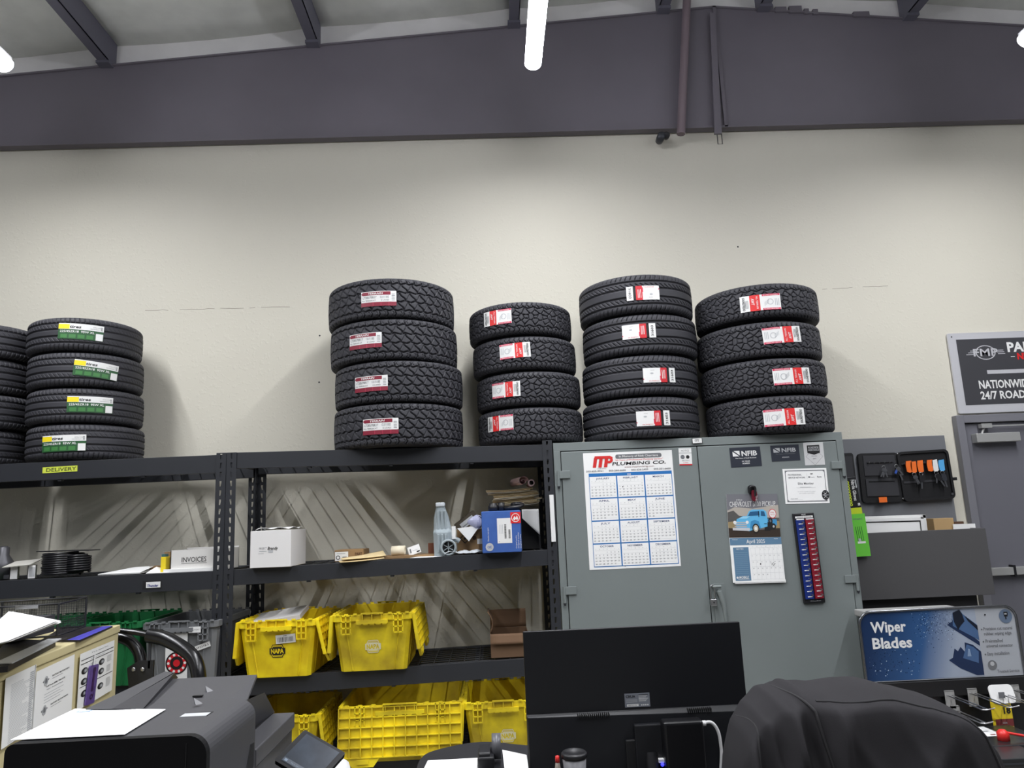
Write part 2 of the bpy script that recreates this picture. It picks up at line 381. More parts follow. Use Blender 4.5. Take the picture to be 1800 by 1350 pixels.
def tyre_mesh(key, R, wd, pat, depth, nC=1050, nV=96, shoulder=0.03):
    if key in _tm: return _tm[key]
    hw = wd*0.5-0.004
    # section from lower to upper shoulder: v is arc coordinate
    vv = np.linspace(-1, 1, nV+1)*hw*1.06; a = np.abs(vv); flat_ = hw-shoulder
    e = np.clip((a-flat_)/(shoulder*1.25), 0, 1)*PI/2*0.86
    rr = R-0.006*(a/hw)**2-shoulder*(1-np.cos(e)); zz = np.sign(vv)*np.where(a > flat_, flat_+shoulder*0.86*np.sin(e), a)
    nr = np.cos(e); nz = np.sign(vv)*np.sin(e)
    th = np.arange(nC)*2*PI/nC; U, V = np.meshgrid(th*R, vv, indexing='ij')
    D = depth*pat(U, V, 2*PI*R, hw)*np.clip(1.3-0.5*np.clip((np.abs(V)-flat_)/shoulder, 0, 1), 0, 1)
    D[:, 0] = 0; D[:, -1] = 0
    rad = rr[None, :]-D*nr[None, :]; z = zz[None, :]-D*nz[None, :]+wd/2
    X = rad*np.sin(th)[:, None]; Y = -rad*np.cos(th)[:, None]
    co = np.stack([X, Y, z], -1).reshape(-1, 3); k = nV+1
    i, j = np.meshgrid(np.arange(nC), np.arange(nV), indexing='ij'); i2 = (i+1) % nC
    q = np.stack([i*k+j, i2*k+j, i2*k+j+1, i*k+j+1], -1).reshape(-1)
    me = bpy.data.meshes.new('tread'); me.vertices.add(len(co)); me.vertices.foreach_set('co', co.ravel().astype(np.float32))
    nf = nC*nV; me.loops.add(nf*4); me.loops.foreach_set('vertex_index', q.astype(np.int32))
    me.polygons.add(nf); me.polygons.foreach_set('loop_start', np.arange(nf, dtype=np.int32)*4)
    me.update(calc_edges=True); me.materials.append(rub)
    s = MB(); r1 = rr[-1]; h0 = float(zz[-1])
    prof = [(r1, h0), (R-0.062, h0+0.002), (R-0.066, h0+0.0045), (R*0.80, hw+0.003), (R*0.70, hw-0.004), (R*0.655, hw-0.010), (R*0.62, hw-0.014), (R*0.60, hw-0.03), (R*0.63, hw-0.036), (R*0.74, hw-0.022), (R-0.05, hw-0.035)]
    for sg in (1, -1): s.lathe([(r, wd/2+sg*z_) for r, z_ in prof], rubs, 72)
    for sg in (1,):
        s.lathe([(R*0.87, wd/2-hw-0.0035), (R*0.875, wd/2-hw-0.0045), (R*0.88, wd/2-hw-0.0035)], rubs, 72)
    so = s.build('sidewall'); sm = so.data; bpy.data.objects.remove(so)
    _tm[key] = (me, sm); return _tm[key]
YEL = mat('yellow_print', (238, 216, 30), 0.5); GRN = mat('dark_green_print', (34, 84, 44), 0.5); GRN2 = mat('green_print', (60, 120, 60), 0.5)
MAR = mat('maroon_print', (128, 22, 46), 0.5); PNK = mat('pink_print', (206, 60, 92), 0.5); RED2 = mat('bright_red_print', (214, 34, 34), 0.5)
STK = mat('sticker_white', (226, 226, 224), 0.5)
def lab_green(wd, h):
    s = MB(); n = 14
    s.rect(0, 0, wd, h, 0, GRN, n=n); s.rect(0, .62*h, wd, .38*h, .0006, STK, n=n); s.rect(0, .64*h, .25*wd, .30*h, .0012, YEL, n=4)
    s.rect(.83*wd, .02*h, .16*wd, .44*h, .0012, STK, n=3)
    s.text('tires', .25*wd, .71*h, .17*h, .0014, BLACK, wd=.25*wd, bold=1.3, shear=.15)
    s.text('225/45ZR18  95W XL', .04*wd, .42*h, .13*h, .0014, STK, wd=.76*wd, bold=.8)
    for k in range(4): s.rect((.06+.19*k)*wd, .06*h, .15*wd, .24*h, .0010, GRN2, n=2)
    s.text('EXTRA LOAD', .76*wd, .82*h, .05*h, .0014, GREYP, maxw=.17*wd); s.text('PERFORMANCE', .70*wd, .70*h, .05*h, .0014, GREYP, maxw=.2*wd)
    for k in range(4): s.rect(.93*wd, (.68+.06*k)*h, .04*wd, .03*h, .0013, GREYP)
    return s
def lab_maroon(wd, h):
    s = MB(); s.rect(0, 0, wd, h, 0, STK, n=12); s.rect(0, 0, wd, .27*h, .0006, MAR, n=12); s.rect(.04*wd, .74*h, .80*wd, .22*h, .0006, MAR, n=12)
    s.add([(0.0, .85*h, .0006), (.05*wd, .74*h, .0006), (.05*wd, .96*h, .0006)], [(0, 1, 2)], MAR)
    s.text('TERRAIN', .2*wd, .79*h, .12*h, .0012, STK, wd=.42*wd, bold=1, shear=.2)
    s.text('LT285/70R17', .05*wd, .52*h, .15*h, .0010, GREYP, wd=.40*wd, bold=.6); s.text('121/118S', .55*wd, .52*h, .15*h, .0010, GREYP, wd=.24*wd, bold=.6)
    s.text('ALL TERRAIN A/T', .03*wd, .34*h, .09*h, .0010, BLACK, wd=.40*wd); s.text('E LOAD', .58*wd, .34*h, .09*h, .0010, BLACK, wd=.22*wd)
    for k in range(5): s.rect(.87*wd, (.36+.1*k)*h, .09*wd, .03*h, .0010, GREYP)
    for k in range(3): s.rect((.35+.22*k)*wd, .0*h, .008*wd, .27*h, .0012, PNK)
    return s
def flip(s, wd, h):
    s.v = [(wd-x, h-y, z) for x, y, z in s.v]; return s
def lab_redblock(wd, h, rev=False, bordered=True):
    s = MB(); s.rect(0, 0, wd, h, 0, STK, n=14); s.rect(.24*wd, 0, .25*wd, h, .0006, RED2, n=4)
    vt = lambda x, y: Matrix.Translation((x, y, 0)) @ RZ(-PI/2)
    s.text('SOUNDTREAD', 0, 0, .06*wd, .0012, BLACK, vt(.06*wd, .92*h), wd=.84*h, bold=.8)
    for k in range(3): s.rect((.13+.03*k)*wd, .2*h, .012*wd, .5*h, .0010, GREYP)
    s.text('AWT', 0, 0, .07*wd, .0012, STK, vt(.28*wd, .80*h), wd=.4*h, bold=1, shear=.2)
    s.text('ALL TERRAIN', 0, 0, .045*wd, .0012, STK, vt(.40*wd, .92*h), wd=.8*h)
    if bordered:
        s.rect(.55*wd, 0, .44*wd, .12*h, .0006, PNK, n=5); s.rect(.55*wd, .88*h, .44*wd, .12*h, .0006, PNK, n=5)
        s.text('ROAD HAZARD', .58*wd, .90*h, .07*h, .0012, STK, wd=.36*wd); s.text('ROAD HAZARD', .58*wd, .03*h, .07*h, .0012, STK, wd=.36*wd)
    s.ring(.74*wd, .5*h, .15*h, .19*h, .0010, LGREY)
    for k in range(4): s.rect((.60+.03*k)*wd, (.25+.06*k)*h, .012*wd, .25*h, .0010, LGREY)
    for k in range(3): s.rect((.86+.04*k)*wd, .25*h, .015*wd, .45*h, .0010, LGREY)
    return flip(s, wd, h) if rev else s
def lab_tag(wd, h, rev=False):
    s = MB(); s.rect(0, 0, .20*wd, h, 0, STK, n=4); s.rect(.21*wd, .05*h, .06*wd, .9*h, 0, BLACK, n=1); s.rect(.28*wd, 0, .72*wd, h, 0, STK, n=10)
    s.rect(.28*wd, 0, .20*wd, h, .0006, RED, n=4)
    s.add([(.48*wd, .55*h, .0006), (1.0*wd, .72*h, .0006), (1.0*wd, .8*h, .0006), (.48*wd, .88*h, .0006)], [(0, 1, 2, 3)], PNK)
    vt = lambda x, y: Matrix.Translation((x, y, 0)) @ RZ(-PI/2)
    s.text('31603', 0, 0, .07*wd, .0012, BLACK, vt(.07*wd, .9*h), wd=.75*h, bold=.5)
    for k in range(3): s.rect((.34+.04*k)*wd, .15*h, .015*wd, .6*h, .0010, STK)
    s.text('TOURING A/S', .52*wd, .86*h, .08*h, .0010, RED, maxw=.42*wd); s.disc(.74*wd, .38*h, .05*wd, .0010, LGREY, ry=.06*h)
    s.text('SEASON', .66*wd, .14*h, .05*h, .0010, GREYP, maxw=.25*wd)
    return flip(s, wd, h) if rev else s
PILE = {}
def tyre(key, X, Y, Z, R, wd, pat, depth, label, group, mk, lp, lw, lh, tilt=(0, 0), ltilt=0, shoulder=0.03, shoulderR=0):
    me, sm = tyre_mesh(key, R, wd, pat, depth, shoulder=shoulder)
    t = thing('tire', label, 'tire', (X, Y, Z), 0, group); t.rotation_euler = (tilt[0], tilt[1], 0)
    ang = random.uniform(0, 2*PI)
    for nm, m_ in (('tread', me), ('sidewall', sm)):
        o = bpy.data.objects.new(nm, m_); COL.objects.link(o); o.parent = t; o.rotation_euler = (0, 0, ang)
    if mk:
        # where the label's centre shows on the tread
        d = ray(*lp); a_ = d.x**2+d.y**2; b_ = -2*(d.x*X+d.y*Y); c_ = X*X+Y*Y-(R+.001)**2
        tt = (-b_-math.sqrt(max(0, b_*b_-4*a_*c_)))/(2*a_); h = EYE+d*tt
        th = math.atan2(h.x-X, -(h.y-Y)); zz = min(max(h.z-Z, lh*.55), wd-lh*.55)
        s = mk(lw, lh); ct, st = math.cos(ltilt), math.sin(ltilt)
        s.v = [((x-lw/2)*ct-(y-lh/2)*st, (x-lw/2)*st+(y-lh/2)*ct, z) for x, y, z in s.v]; s.bend(R+0.0015)
        s.v = [(x, y, z+zz) for x, y, z in s.v]; o = s.build('label', t); o.rotation_euler = (0, 0, th); o['label'] = 'printed paper label stuck on the tread'
    return t
SH = 1.878
ordw = ('top tire', 'second tire from the top', 'third tire from the top', 'bottom tire')
gA = 'summer tires with green labels in the left stack'
for k, (X, lp, tl) in enumerate(((-2.472, (142, 583), -.03), (-2.456, (170, 650), -.09), (-2.446, (159, 711), 0.0), (-2.432, (110, 779), 0.02))):
    tyre('summer', X, 4.50, SH+(3-k)*0.2095, 0.312, 0.212, pat_summer, .008, '%s of the stack whose labels are green, yellow and white' % ordw[k], gA, lab_green, lp, .235, .092, ltilt=tl)
for k, X in enumerate((-3.105, -3.12, -3.11, -3.125)):
    tyre('summer', X, 4.52, SH+(3-k)*0.2095-0.0, 0.305, 0.212, pat_summer, .008, '%s of the unlabelled stack cut by the left photo edge' % ordw[k], 'tires in the stack at the left edge', None, None, 0, 0)
for k, (X, lp) in enumerate(((-.588, (665, 524.7)), (-.575, (640.7, 599)), (-.548, (650.8, 674.4)), (-.553, (668, 749.4)))):
    tyre('terrain', X, 4.455, 1.874+(3-k)*0.2435, 0.3835, 0.246, pat_allterrain, .012, '%s of the chunky-tread stack with maroon and white labels' % ordw[k], 'chunky truck tires with maroon labels on the second rack', lab_maroon, lp, .205, .088, shoulder=.022)
for k, (X, lp, rv) in enumerate(((.205, (873, 558), 0), (.222, (904.5, 616), 1), (.239, (888, 685), 1), (.241, (877.5, 744), 0))):
    tyre('hex', X, 4.50, 1.874+(3-k)*0.2105, 0.319, 0.2125, pat_hexblock, .010, '%s of the small stack straddling the rack and the grey cabinet' % ordw[k], 'tires in the narrow stack beside the cabinet top', (lambda a, b2, r=rv: lab_redblock(a, b2, r)), lp, .185, .088, ltilt=(0.03 if k == 1 else 0))
for k, (X, lp, rv) in enumerate(((.938, (1130.5, 514.5), 0), (.947, (1123, 582), 1), (.931, (1160, 659), 1), (.919, (1149, 735), 1))):
    tyre('highway', X*.9975, 4.487, 1.868+(3-k)*0.2445, 0.351, 0.2465, pat_highway, .009, '%s of the straight-grooved stack on the left half of the cabinet' % ordw[k], 'straight grooved tires on the cabinet', (lambda a, b2, r=rv: lab_tag(a, b2, r)), lp, .195, .085, tilt=((0, 0), (0, 0))[0])
for k, (X, lp, rv, tz, ty) in enumerate(((1.702, (1336.7, 531.6), 0, .013, -.035), (1.692, (1376, 588), 1, 0, 0), (1.700, (1394, 660.7), 1, 0, 0), (1.716, (1379.5, 733), 1, 0, 0))):
    tyre('hexbig', X*.993, 4.468, 1.868+(3-k)*0.2185+tz, 0.3695, 0.2195, pat_hexblock, .010, '%s of the right-hand stack on the grey cabinet' % ordw[k], 'block tread tires on the right of the cabinet', (lambda a, b2, r=rv: lab_redblock(a, b2, r)), lp, .23, .095, ltilt=(.0, .05, .03, .02)[k])

# ------------------------------------------------------------------ shelving racks
rackm = mat('black_rack_paint', (37, 39, 44), 0.5, bump=0.02, bscale=200); wirem = mat('black_wire', (34, 35, 38), 0.5)
FY, BY = 4.20, 4.76
def slotted(s, M, wd, L, pitch=.0508, hw=.011, hh=.030):
    """a strip of sheet metal wd wide and L tall in local xy with a row of slots"""
    n = int(L/pitch)
    for i in range(n):
        y = i*pitch; c = wd/2
        s.rect(0, y, wd, pitch-hh, 0, rackm, M)
        s.rect(0, y+pitch-hh, c-hw/2, hh, 0, rackm, M); s.rect(c+hw/2, y+pitch-hh, wd-c-hw/2, hh, 0, rackm, M)
        s.add([(c-hw/2, y+pitch-hh, 0), (c-hw/2+.004, y+pitch-hh, 0), (c-hw/2, y+pitch-.010, 0)], [(0, 1, 2)], rackm, M)
    if L-n*pitch > .001: s.rect(0, n*pitch, wd, L-n*pitch, 0, rackm, M)
def rack(x0, x1, levels, label, xp0, xp1):
    t = thing('shelving_rack', label, 'shelving', (x0, FY, 0), 0, 'black shelving racks'); W = x1-x0; D = BY-FY; H = 1.885
    for (x, y, sx, sy) in ((0, 0, 1, 1), (W, 0, -1, 1), (0, D, 1, -1), (W, D, -1, -1)):
        s = MB(); wx = .054
        Mf = Matrix(((sx, 0, 0, x), (0, 0, -1, y), (0, 1, 0, 0), (0, 0, 0, 1))); slotted(s, Mf, wx, H)
        Ms = Matrix(((0, 0, 1, x), (sy, 0, 0, y), (0, 1, 0, 0), (0, 0, 0, 1))); slotted(s, Ms, .045, H)
        s.box(min(x, x+sx*.06), max(x, x+sx*.06), min(y, y+sy*.05), max(y, y+sy*.05), 0, .004, rackm)
        s.build('post', t, solid=.0022)
    for zl, zr, bh in levels:
        for y, fr in ((0.004, 1), (D-.034, 0)):
            s = MB(); a, b2 = .012, W-.012
            s.hexa([(a, y, zl-bh), (a, y+.03, zl-bh), (a, y+.03, zl), (a, y, zl)], [(b2, y, zr-bh), (b2, y+.03, zr-bh), (b2, y+.03, zr), (b2, y, zr)], rackm)
            if fr:
                for xx, zz in ((.030, zl), (W-.036, zr)): s.box(xx, xx+.006, y-.002, y, zz-.06, zz-.025, BLKP)
                for k in range(1, 4):
                    zz = zl+(zr-zl)*k/4-bh; s.box(W*k/4-.01, W*k/4+.01, y+.004, y+.03, zz-.008, zz, rackm)
            o = s.build('beam', t, bevel=.003)
        for xx, zz in ((.004, zl), (W-.022, zr)):
            s = MB(); s.box(xx, xx+.018, .05, D-.05, zz-.05, zz-.012, rackm); s.build('side_tie', t)
        s = MB(); yy0, yy1 = .034, D-.034
        zf = lambda x: zl+(zr-zl)*x/W-.006
        n = int(W/.085)
        for k in range(n+1):
            x = .03+(W-.06)*k/n; s.tube([(x, yy0-.01, zf(x)), (x, yy1+.01, zf(x))], .0036, wirem, 6)
        for k in range(9):
            y = yy0+(yy1-yy0)*k/8; s.tube([(.03, y, zf(.03)-.004), (W-.03, y, zf(W-.03)-.004)], .0032, wirem, 6)
        for k in range(1, 4):
            x = W*k/4; s.box(x-.022, x+.022, yy0, yy1, zf(x)-.022, zf(x)-.008, rackm)
        s.build('wire_deck', t)
    return t
R1 = rack(-3.335, -1.494, ((1.870, 1.875, .100), (1.236, 1.239, .096), (.668, .668, .09), (.225, .225, .09)), 'black slotted rack at left with the handwritten DELIVERY tape on its top beam', 0, 0)
R2 = rack(-1.490, .342, ((1.885, 1.860, .090), (1.241, 1.276, .084), (.672, .709, .090), (.225, .225, .09)), 'black slotted rack between the left rack and the grey cabinet, holding yellow totes', 0, 0)
def z2mid(x): return 1.241+(x+1.49)/1.832*.035
def z2third(x): return .672+(x+1.49)/1.832*.037
# tape and label on the left rack
tape = mat('lime_tape', (196, 208, 70), 0.6)
p = P(74, 832, Y=FY); q = P(136, 820, Y=FY); s = MB(); wd = q.x-p.x
s.rect(0, 0, wd, .033, 0, tape, n=6)
s.text('DELIVERY', .018*wd*6, .007, .019, .0006, BLACK, wd=.86*wd, bold=.4)
o = s.build('tape_label', loc=(p.x, FY-.0015+.004, p.z), rot=(PI/2, 0, 0), solid=.0); o.rotation_euler = (PI/2, -.02, 0); tag(o, 'lime green tape strip reading DELIVERY on the left rack top beam', 'label')
p = P(250, 1036, Y=FY); q = P(284, 1020, Y=FY); s = MB(); wd, h = q.x-p.x, q.z-p.z
s.rect(0, 0, wd, h, 0, BLACK); s.rect(.18*wd, .15*h, .76*wd, .7*h, .0006, STK); s.text('Thunder', .22*wd, .25*h, .3*h, .0012, mat('navy_print', (34, 46, 120), .5), wd=.6*wd, bold=1.5, shear=.25)
o = s.build('shelf_label', loc=(p.x, FY+.0025, p.z), rot=(PI/2, 0, 0)); tag(o, 'small white and black printed label on the left rack middle beam', 'label')

# ------------------------------------------------------------------ totes
def ringpts(wd, d, y0, z, c=.018):
    x0, x1, y1 = -wd/2, wd/2, y0+d
    return [(x0+c, y0, z), (x1-c, y0, z), (x1, y0+c, z), (x1, y1-c, z), (x1-c, y1, z), (x0+c, y1, z), (x0, y1-c, z), (x0, y0+c, z)]
def lid_mesh(L, W_, m, tabs=True, nx=10, nz=5):
    """half lid hanging from a hinge along local x: panel in x, -z; ribbed side faces -y"""
    s = MB(); s.box(-L/2, L/2, .010, .015, -W_, 0, m)
    for k in range(nx+1):
        x = -L/2+L*k/nx; s.box(x-.0025, x+.0025, -.004, .011, -W_, 0, m)
    for k in range(nz+1):
        z = -W_*k/nz; s.box(-L/2, L/2, -.004, .011, z-.0025, z+.0025, m)
    if tabs:
        for c in (-L*.30, L*.30):
            e = .055
            s.prism([(c-e-.035, 0), (c+e+.035, 0), (c+e, -.045), (c-e, -.045)], 0, .012, m, Matrix(((1, 0, 0, 0), (0, 0, 1, 0), (0, 1, 0, -W_), (0, 0, 0, 1))))
            s.box(c-.03, c+.03, -.006, 0, -W_-.03, -W_-.008, m)
    for k in range(int(L/.07)): s.box(-L/2+.02+k*.07, -L/2+.055+k*.07, 0, .012, 0, .010, m)
    return s
HEX = [(-.5, 0), (-.3, -.42), (.3, -.42), (.5, 0), (.3, .42), (-.3, .42)]
def tote(loc, rz, w0, d, h, m, label, group, taper=.035, lids='sides', logo=None, lift=(8, 8), lip='short', barcode=False):
    t = thing('tote', label, 'tote', loc, rz, group)
    s = MB(); wb = w0-2*taper; db = d-2*taper; tk = .006
    s.loft([ringpts(wb, db, taper, 0), ringpts(w0-.012, d-.012, .006, h-.055), ringpts(w0-.012, d-.012, .006, h), ringpts(w0-.012-2*tk, d-.012-2*tk, .006+tk, h), ringpts(wb-2*tk, db-2*tk, taper+tk, .008)], m, cap0=True, cap1=True)
    for sx in (-1, 1):     # raised front and side panels
        s.hexa([(sx*wb*.30, taper-.002, .004), (sx*wb*.30+sx*.006, taper-.006, .004), (sx*w0*.33+sx*.006, -.000, h-.06), (sx*w0*.33, .004, h-.06)],
               [(sx*wb*.34, taper-.002, .004), (sx*wb*.34, taper+.006, .004), (sx*w0*.36, .010, h-.06), (sx*w0*.36, .004, h-.06)], m)
    for k in range(1, 5):
        for sx in (-1, 1):
            yb = taper+db*k/5; yt = .006+(d-.012)*k/5
            s.hexa([(sx*(wb/2+.004), yb-.006, .01), (sx*(wb/2+.004), yb+.006, .01), (sx*(wb/2-.004), yb+.006, .01), (sx*(wb/2-.004), yb-.006, .01)],
                   [(sx*(w0/2-.002), yt-.006, h-.06), (sx*(w0/2-.002), yt+.006, h-.06), (sx*(w0/2-.010), yt+.006, h-.06), (sx*(w0/2-.010), yt-.006, h-.06)], m)
    s.build('body', t)
    s = MB()
    rr = [ringpts(w0, d, 0, h-.035), ringpts(w0+.012, d+.012, -.006, h-.030), ringpts(w0+.012, d+.012, -.006, h), ringpts(w0-.012, d-.012, .006, h)]
    s.loft(rr, m, cap0=False); 
    for yf, sy in ((-.006, -1), (d+.006, 1)):
        for x in (-w0*.33, w0*.33):      # latch lattices
            for dx in (-.024, 0, .024): s.box(x+dx-.003, x+dx+.003, min(yf, yf+sy*.012), max(yf, yf+sy*.012), h-.095, h, m)
            for dz in (0, -.03, -.062, -.092): s.box(x-.026, x+.026, min(yf, yf+sy*.012), max(yf, yf+sy*.012), h+dz-.005, h+dz, m)
        for k in range(9): s.box(-w0*.44+k*w0*.11-.008, -w0*.44+k*w0*.11+.012, min(yf, yf+sy*.008), max(yf, yf+sy*.008), h, h+.009, m)
    s.build('rim', t)
    for yf, sy in ((-.006, -1), (d+.006, 1)):
        s = MB()
        s.box(-w0*.20, w0*.20, min(yf, yf+sy*.016), max(yf, yf+sy*.016), h-.045, h-.026, m)
        for k in range(5): x = -w0*.16+k*w0*.08; s.tube([(x-.012, yf+sy*.008, h-.046), (x+.012, yf+sy*.008, h-.046)], .008, m, 8)
        for x in (-w0*.12, 0, w0*.12): s.box(x-.0025, x+.0025, min(yf, yf+sy*.014), max(yf, yf+sy*.014), h-.03, h+.004, m)
        s.box(-w0*.14, w0*.14, min(yf, yf+sy*.016), max(yf, yf+sy*.016), h+.004, h+.010, m)
        s.build('handle', t)
    if lids == 'sides':
        for sx, a in ((-1, lift[0]), (1, lift[1])):
            if a is None: continue
            o = lid_mesh(d*.98, w0*.44, m).build('lid', t, loc=(sx*(w0/2+.014), d/2, h-.004)); o.rotation_euler = (-math.radians(a), 0, sx*PI/2)
    elif lids == 'front':
        for yf, rz_, a in ((-.014, 0, lift[0]), (d+.014, PI, lift[1])):
            o = lid_mesh(w0*1.0, d*.48, m, nx=11, nz=5).build('lid', t, loc=(0, yf, h-.004)); o.rotation_euler = (-math.radians(a), 0, rz_)
    slope = math.atan2(taper-.006, h-.055)
    if logo:
        lw, lz = .085, logo[1]; s = MB(); M0 = Matrix.Scale(1, 4)
        s.flat([(x*lw, y*lw*.95) for x, y in HEX], 0, logo[0]); 
        s.flat([(x*lw*.9, y*lw*.85) for x, y in HEX], .0005, logo[2]); s.flat([(x*lw*.82, y*lw*.77) for x, y in HEX], .001, logo[0])
        s.rect(-.49*lw, -.19*lw, .98*lw, .38*lw, .0015, logo[0]); s.text('NAPA', 0, -.13*lw, .26*lw, .002, logo[2], wd=.80*lw, al='c', bold=2.2)
        for q_ in (-.30, .26): s.rect(-.26*lw, q_*lw, .52*lw, .04*lw, .0015, logo[2])
        yy = taper+(0.006-taper)*lz/(h-.055)
        o = s.build('emblem', t, loc=(logo[3] if len(logo) > 3 else 0, yy-.0025, lz)); o.rotation_euler = (PI/2+slope, 0, 0); o['label'] = 'hexagon emblem printed on the front'
    if barcode:
        s = MB(); s.rect(0, 0, .105, .045, 0, STK); s.text('21805', .05, .036, .006, .0006, BLACK, al='c')
        rnd = random.Random(4); x = .008
        while x < .095:
            k = rnd.choice((.001, .002, .003)); s.rect(x, .006, k, .026, .0006, BLACK); x += k+rnd.choice((.0015, .003))
        yy = taper+(0.006-taper)*.205/(h-.055); o = s.build('label', t, loc=(-.005, yy-.003, .172)); o.rotation_euler = (PI/2+slope, -.06, 0); o['label'] = 'white barcode label'
    return t
yel = mat('yellow_plastic', (246, 222, 24), 0.5, rgb2=(222, 190, 14), vscale=9, bump=0.02, bscale=90)
yel2 = mat('worn_yellow_plastic', (244, 220, 26), 0.55, rgb2=(176, 152, 24), vscale=5, bump=0.02, bscale=90)
grn = mat('green_plastic', (22, 116, 62), 0.5, rgb2=(18, 98, 52), vscale=6); gry = mat('grey_plastic', (112, 114, 116), 0.5)
yt1 = z2third(-1.17)
tote((-1.178, 4.135, yt1), -.02, .405, .545, .290, yel, 'yellow tote with the black hexagon emblem and barcode, left on the third shelf', 'yellow totes on the middle rack', logo=(BLACK, .135, yel), barcode=True, lift=(4, 14))
tote((-.672, 4.135, z2third(-.67)), -.0, .42, .545, .292, yel2, 'yellow tote with the worn pale emblem beside an empty stretch of shelf', 'yellow totes on the middle rack', logo=(mat('worn_print', (216, 210, 176), .6), .125, yel2), lift=(4, 8))
zb = .228
tote((-.533, 4.16, zb), 0, .64, .50, .285, yel2, 'long yellow tote set sideways on the bottom shelf, ribbed lid hanging down in front', 'yellow totes on the middle rack', lids='front', lift=(6, 8))
tote((.010, 4.155, zb), .02, .41, .545, .275, yel2, 'yellow tote on the bottom shelf partly hidden by the monitor', 'yellow totes on the middle rack', logo=(mat('worn_print', (216, 210, 176), .6), .10, yel2, .02), lift=(4, 20))
tote((-1.175, 4.20, zb), 0, .40, .545, .245, yel2, 'dim yellow tote on the bottom shelf behind the printer', 'yellow totes on the middle rack', lift=(8, 8))
for px, lab in ((30, 'green tote behind the beige cabinet, nearest the left edge'), (180, 'green tote between the beige cabinet and the grey tote')):
    p = P(px, 1110, Y=4.16); tote((p.x, 4.15, .67), 0, .40, .545, .325, grn, lab, 'green totes on the left rack', lift=(6, None) if px > 150 else (6, 6))
p = P(316, 1110, Y=4.13)
tg = tote((p.x, 4.13, .67), 0, .385, .545, .315, gry, 'grey tote with a delivery sign and red dial card on its front', 'totes on the left rack', taper=.02, lift=(None, None))
s = MB(); s.rect(-.06, -.16, .115, .27, 0, STK); s.text('DELIVERY', -.005, .045, .026, .0008, MAR, wd=.10, al='c', bold=1.2)
s.disc(0, -.04, .058, .0008, BLACK, n=28); s.ring(0, -.04, .034, .05, .0012, RED, n=24); s.disc(0, -.04, .018, .0016, RED)
for k in range(10): a = 2*PI*k/10; s.disc(.043*math.cos(a), -.04+.043*math.sin(a), .007, .0018, STK, n=10)
o = s.build('delivery_sign', tg, loc=(-.01, -.002, .15)); o.rotation_euler = (PI/2+.05, 0, 0); o['label'] = 'white card with red DELIVERY lettering and black dial'
s = MB(); s.rect(0, 0, .08, .026, 0, STK); s.text('SP3318-5', .006, .008, .010, .0006, BLACK, wd=.066)
o = s.build('label', tg, loc=(.09, -.003, .165)); o.rotation_euler = (PI/2+.05, -.3, 0)
s = MB(); s.rect(0, 0, .062, .030, 0, STK); s.text('DELIVERY', .006, .011, .007, .0006, GREYP, wd=.05); o = s.build('label', tg, loc=(.055, -.020, .262)); o.rotation_euler = (PI/2, 0, 0)

# ------------------------------------------------------------------ helpers for cartons
def carton(name, label, cat, X, Y, Z, wd, d, h, m, rz=0, prints=None, flaps=False, group=None, bev=.002):
    t = thing(name, label, cat, (X, Y, Z), rz, group); s = MB()
    if flaps:
        k = .004
        s.box(-wd/2, wd/2, 0, k, 0, h, m); s.box(-wd/2, wd/2, d-k, d, 0, h, m); s.box(-wd/2, -wd/2+k, 0, d, 0, h, m); s.box(wd/2-k, wd/2, 0, d, 0, h, m); s.box(-wd/2, wd/2, 0, d, 0, k, m)
    else: s.box(-wd/2, wd/2, 0, d, 0, h, m)
    s.build('box', t, bevel=bev)
    if prints:
        s = MB(); prints(s, F(-wd/2, -.0012, 0)); s.build('print', t)
    return t
# ------------------------------------------------------------------ left rack middle shelf
zm = 1.240
p = P(113, 1000, Y=4.32)
t = thing('wire_coil', 'upright coil of black cable under a flat lid on the left rack', 'coil', (p.x, 4.34, zm))
s = MB(); cab = mat('black_cable', (22, 22, 26), .35)
pts = [(.098*math.cos(a)*(1+.04*math.sin(a*.37))-.02, .098*math.sin(a), .010+.012*a/(2*PI)) for a in [k*2*PI/28 for k in range(28*10)]]
s.tube(pts, .0068, cab, 6); s.build('coil', t)
s = MB(); pts = [(.055*math.cos(a)+.085, .06*math.sin(a)-.03, .024+.013*a/(2*PI)) for a in [k*2*PI/22 for k in range(22*7)]]; s.tube(pts, .0065, cab, 6); s.build('end_coil', t)
s = MB(); s.prism([(-.135, -.07), (-.03, -.10), (.06, -.085), (.155, -.075), (.15, .06), (.03, .10), (-.11, .08)], .138, .142, mat('black_sheet', (30, 30, 33), .4), T(0, 0, 0) @ RY(.02)); s.build('cover', t)
p = P(37, 1003, Y=4.27)
t = thing('card_stand', 'small grey cardboard stand on two legs at the left end of the shelf', 'stand', (p.x, 4.27, zm)); cgm = mat('grey_card', (186, 184, 176), .8)
s = MB(); s.box(-.085, .065, -.01, .11, .072, .076, cgm, RX(.22) @ RY(-.06)); s.build('top', t)
for x in (-.062, .035): s = MB(); s.box(x, x+.042, 0, .004, 0, .07, STK); s.box(x, x+.004, 0, .08, 0, .07, cgm); s.build('leg', t)
s = MB(); s.box(.045, .075, -.001, 0, .01, .06, LGREY); s.build('label', t)
p = P(-2, 995, Y=4.35)
t = thing('caulk_gun', 'dull grey machine part cut by the left edge on the left rack', 'part', (p.x, 4.38, zm)); gm = mat('dull_metal', (90, 90, 94), .4, .5)
s = MB(); s.lathe([(0, 0), (.055, 0), (.055, .09), (.03, .13), (.03, .17), (.018, .18), (0, .18)], gm, 20); s.build('body', t)
s = MB(); s.box(-.075, .075, -.04, .04, 0, .02, gm); s.build('base', t); t.name = 'machine_part'
p = P(225, 998, Y=4.33)
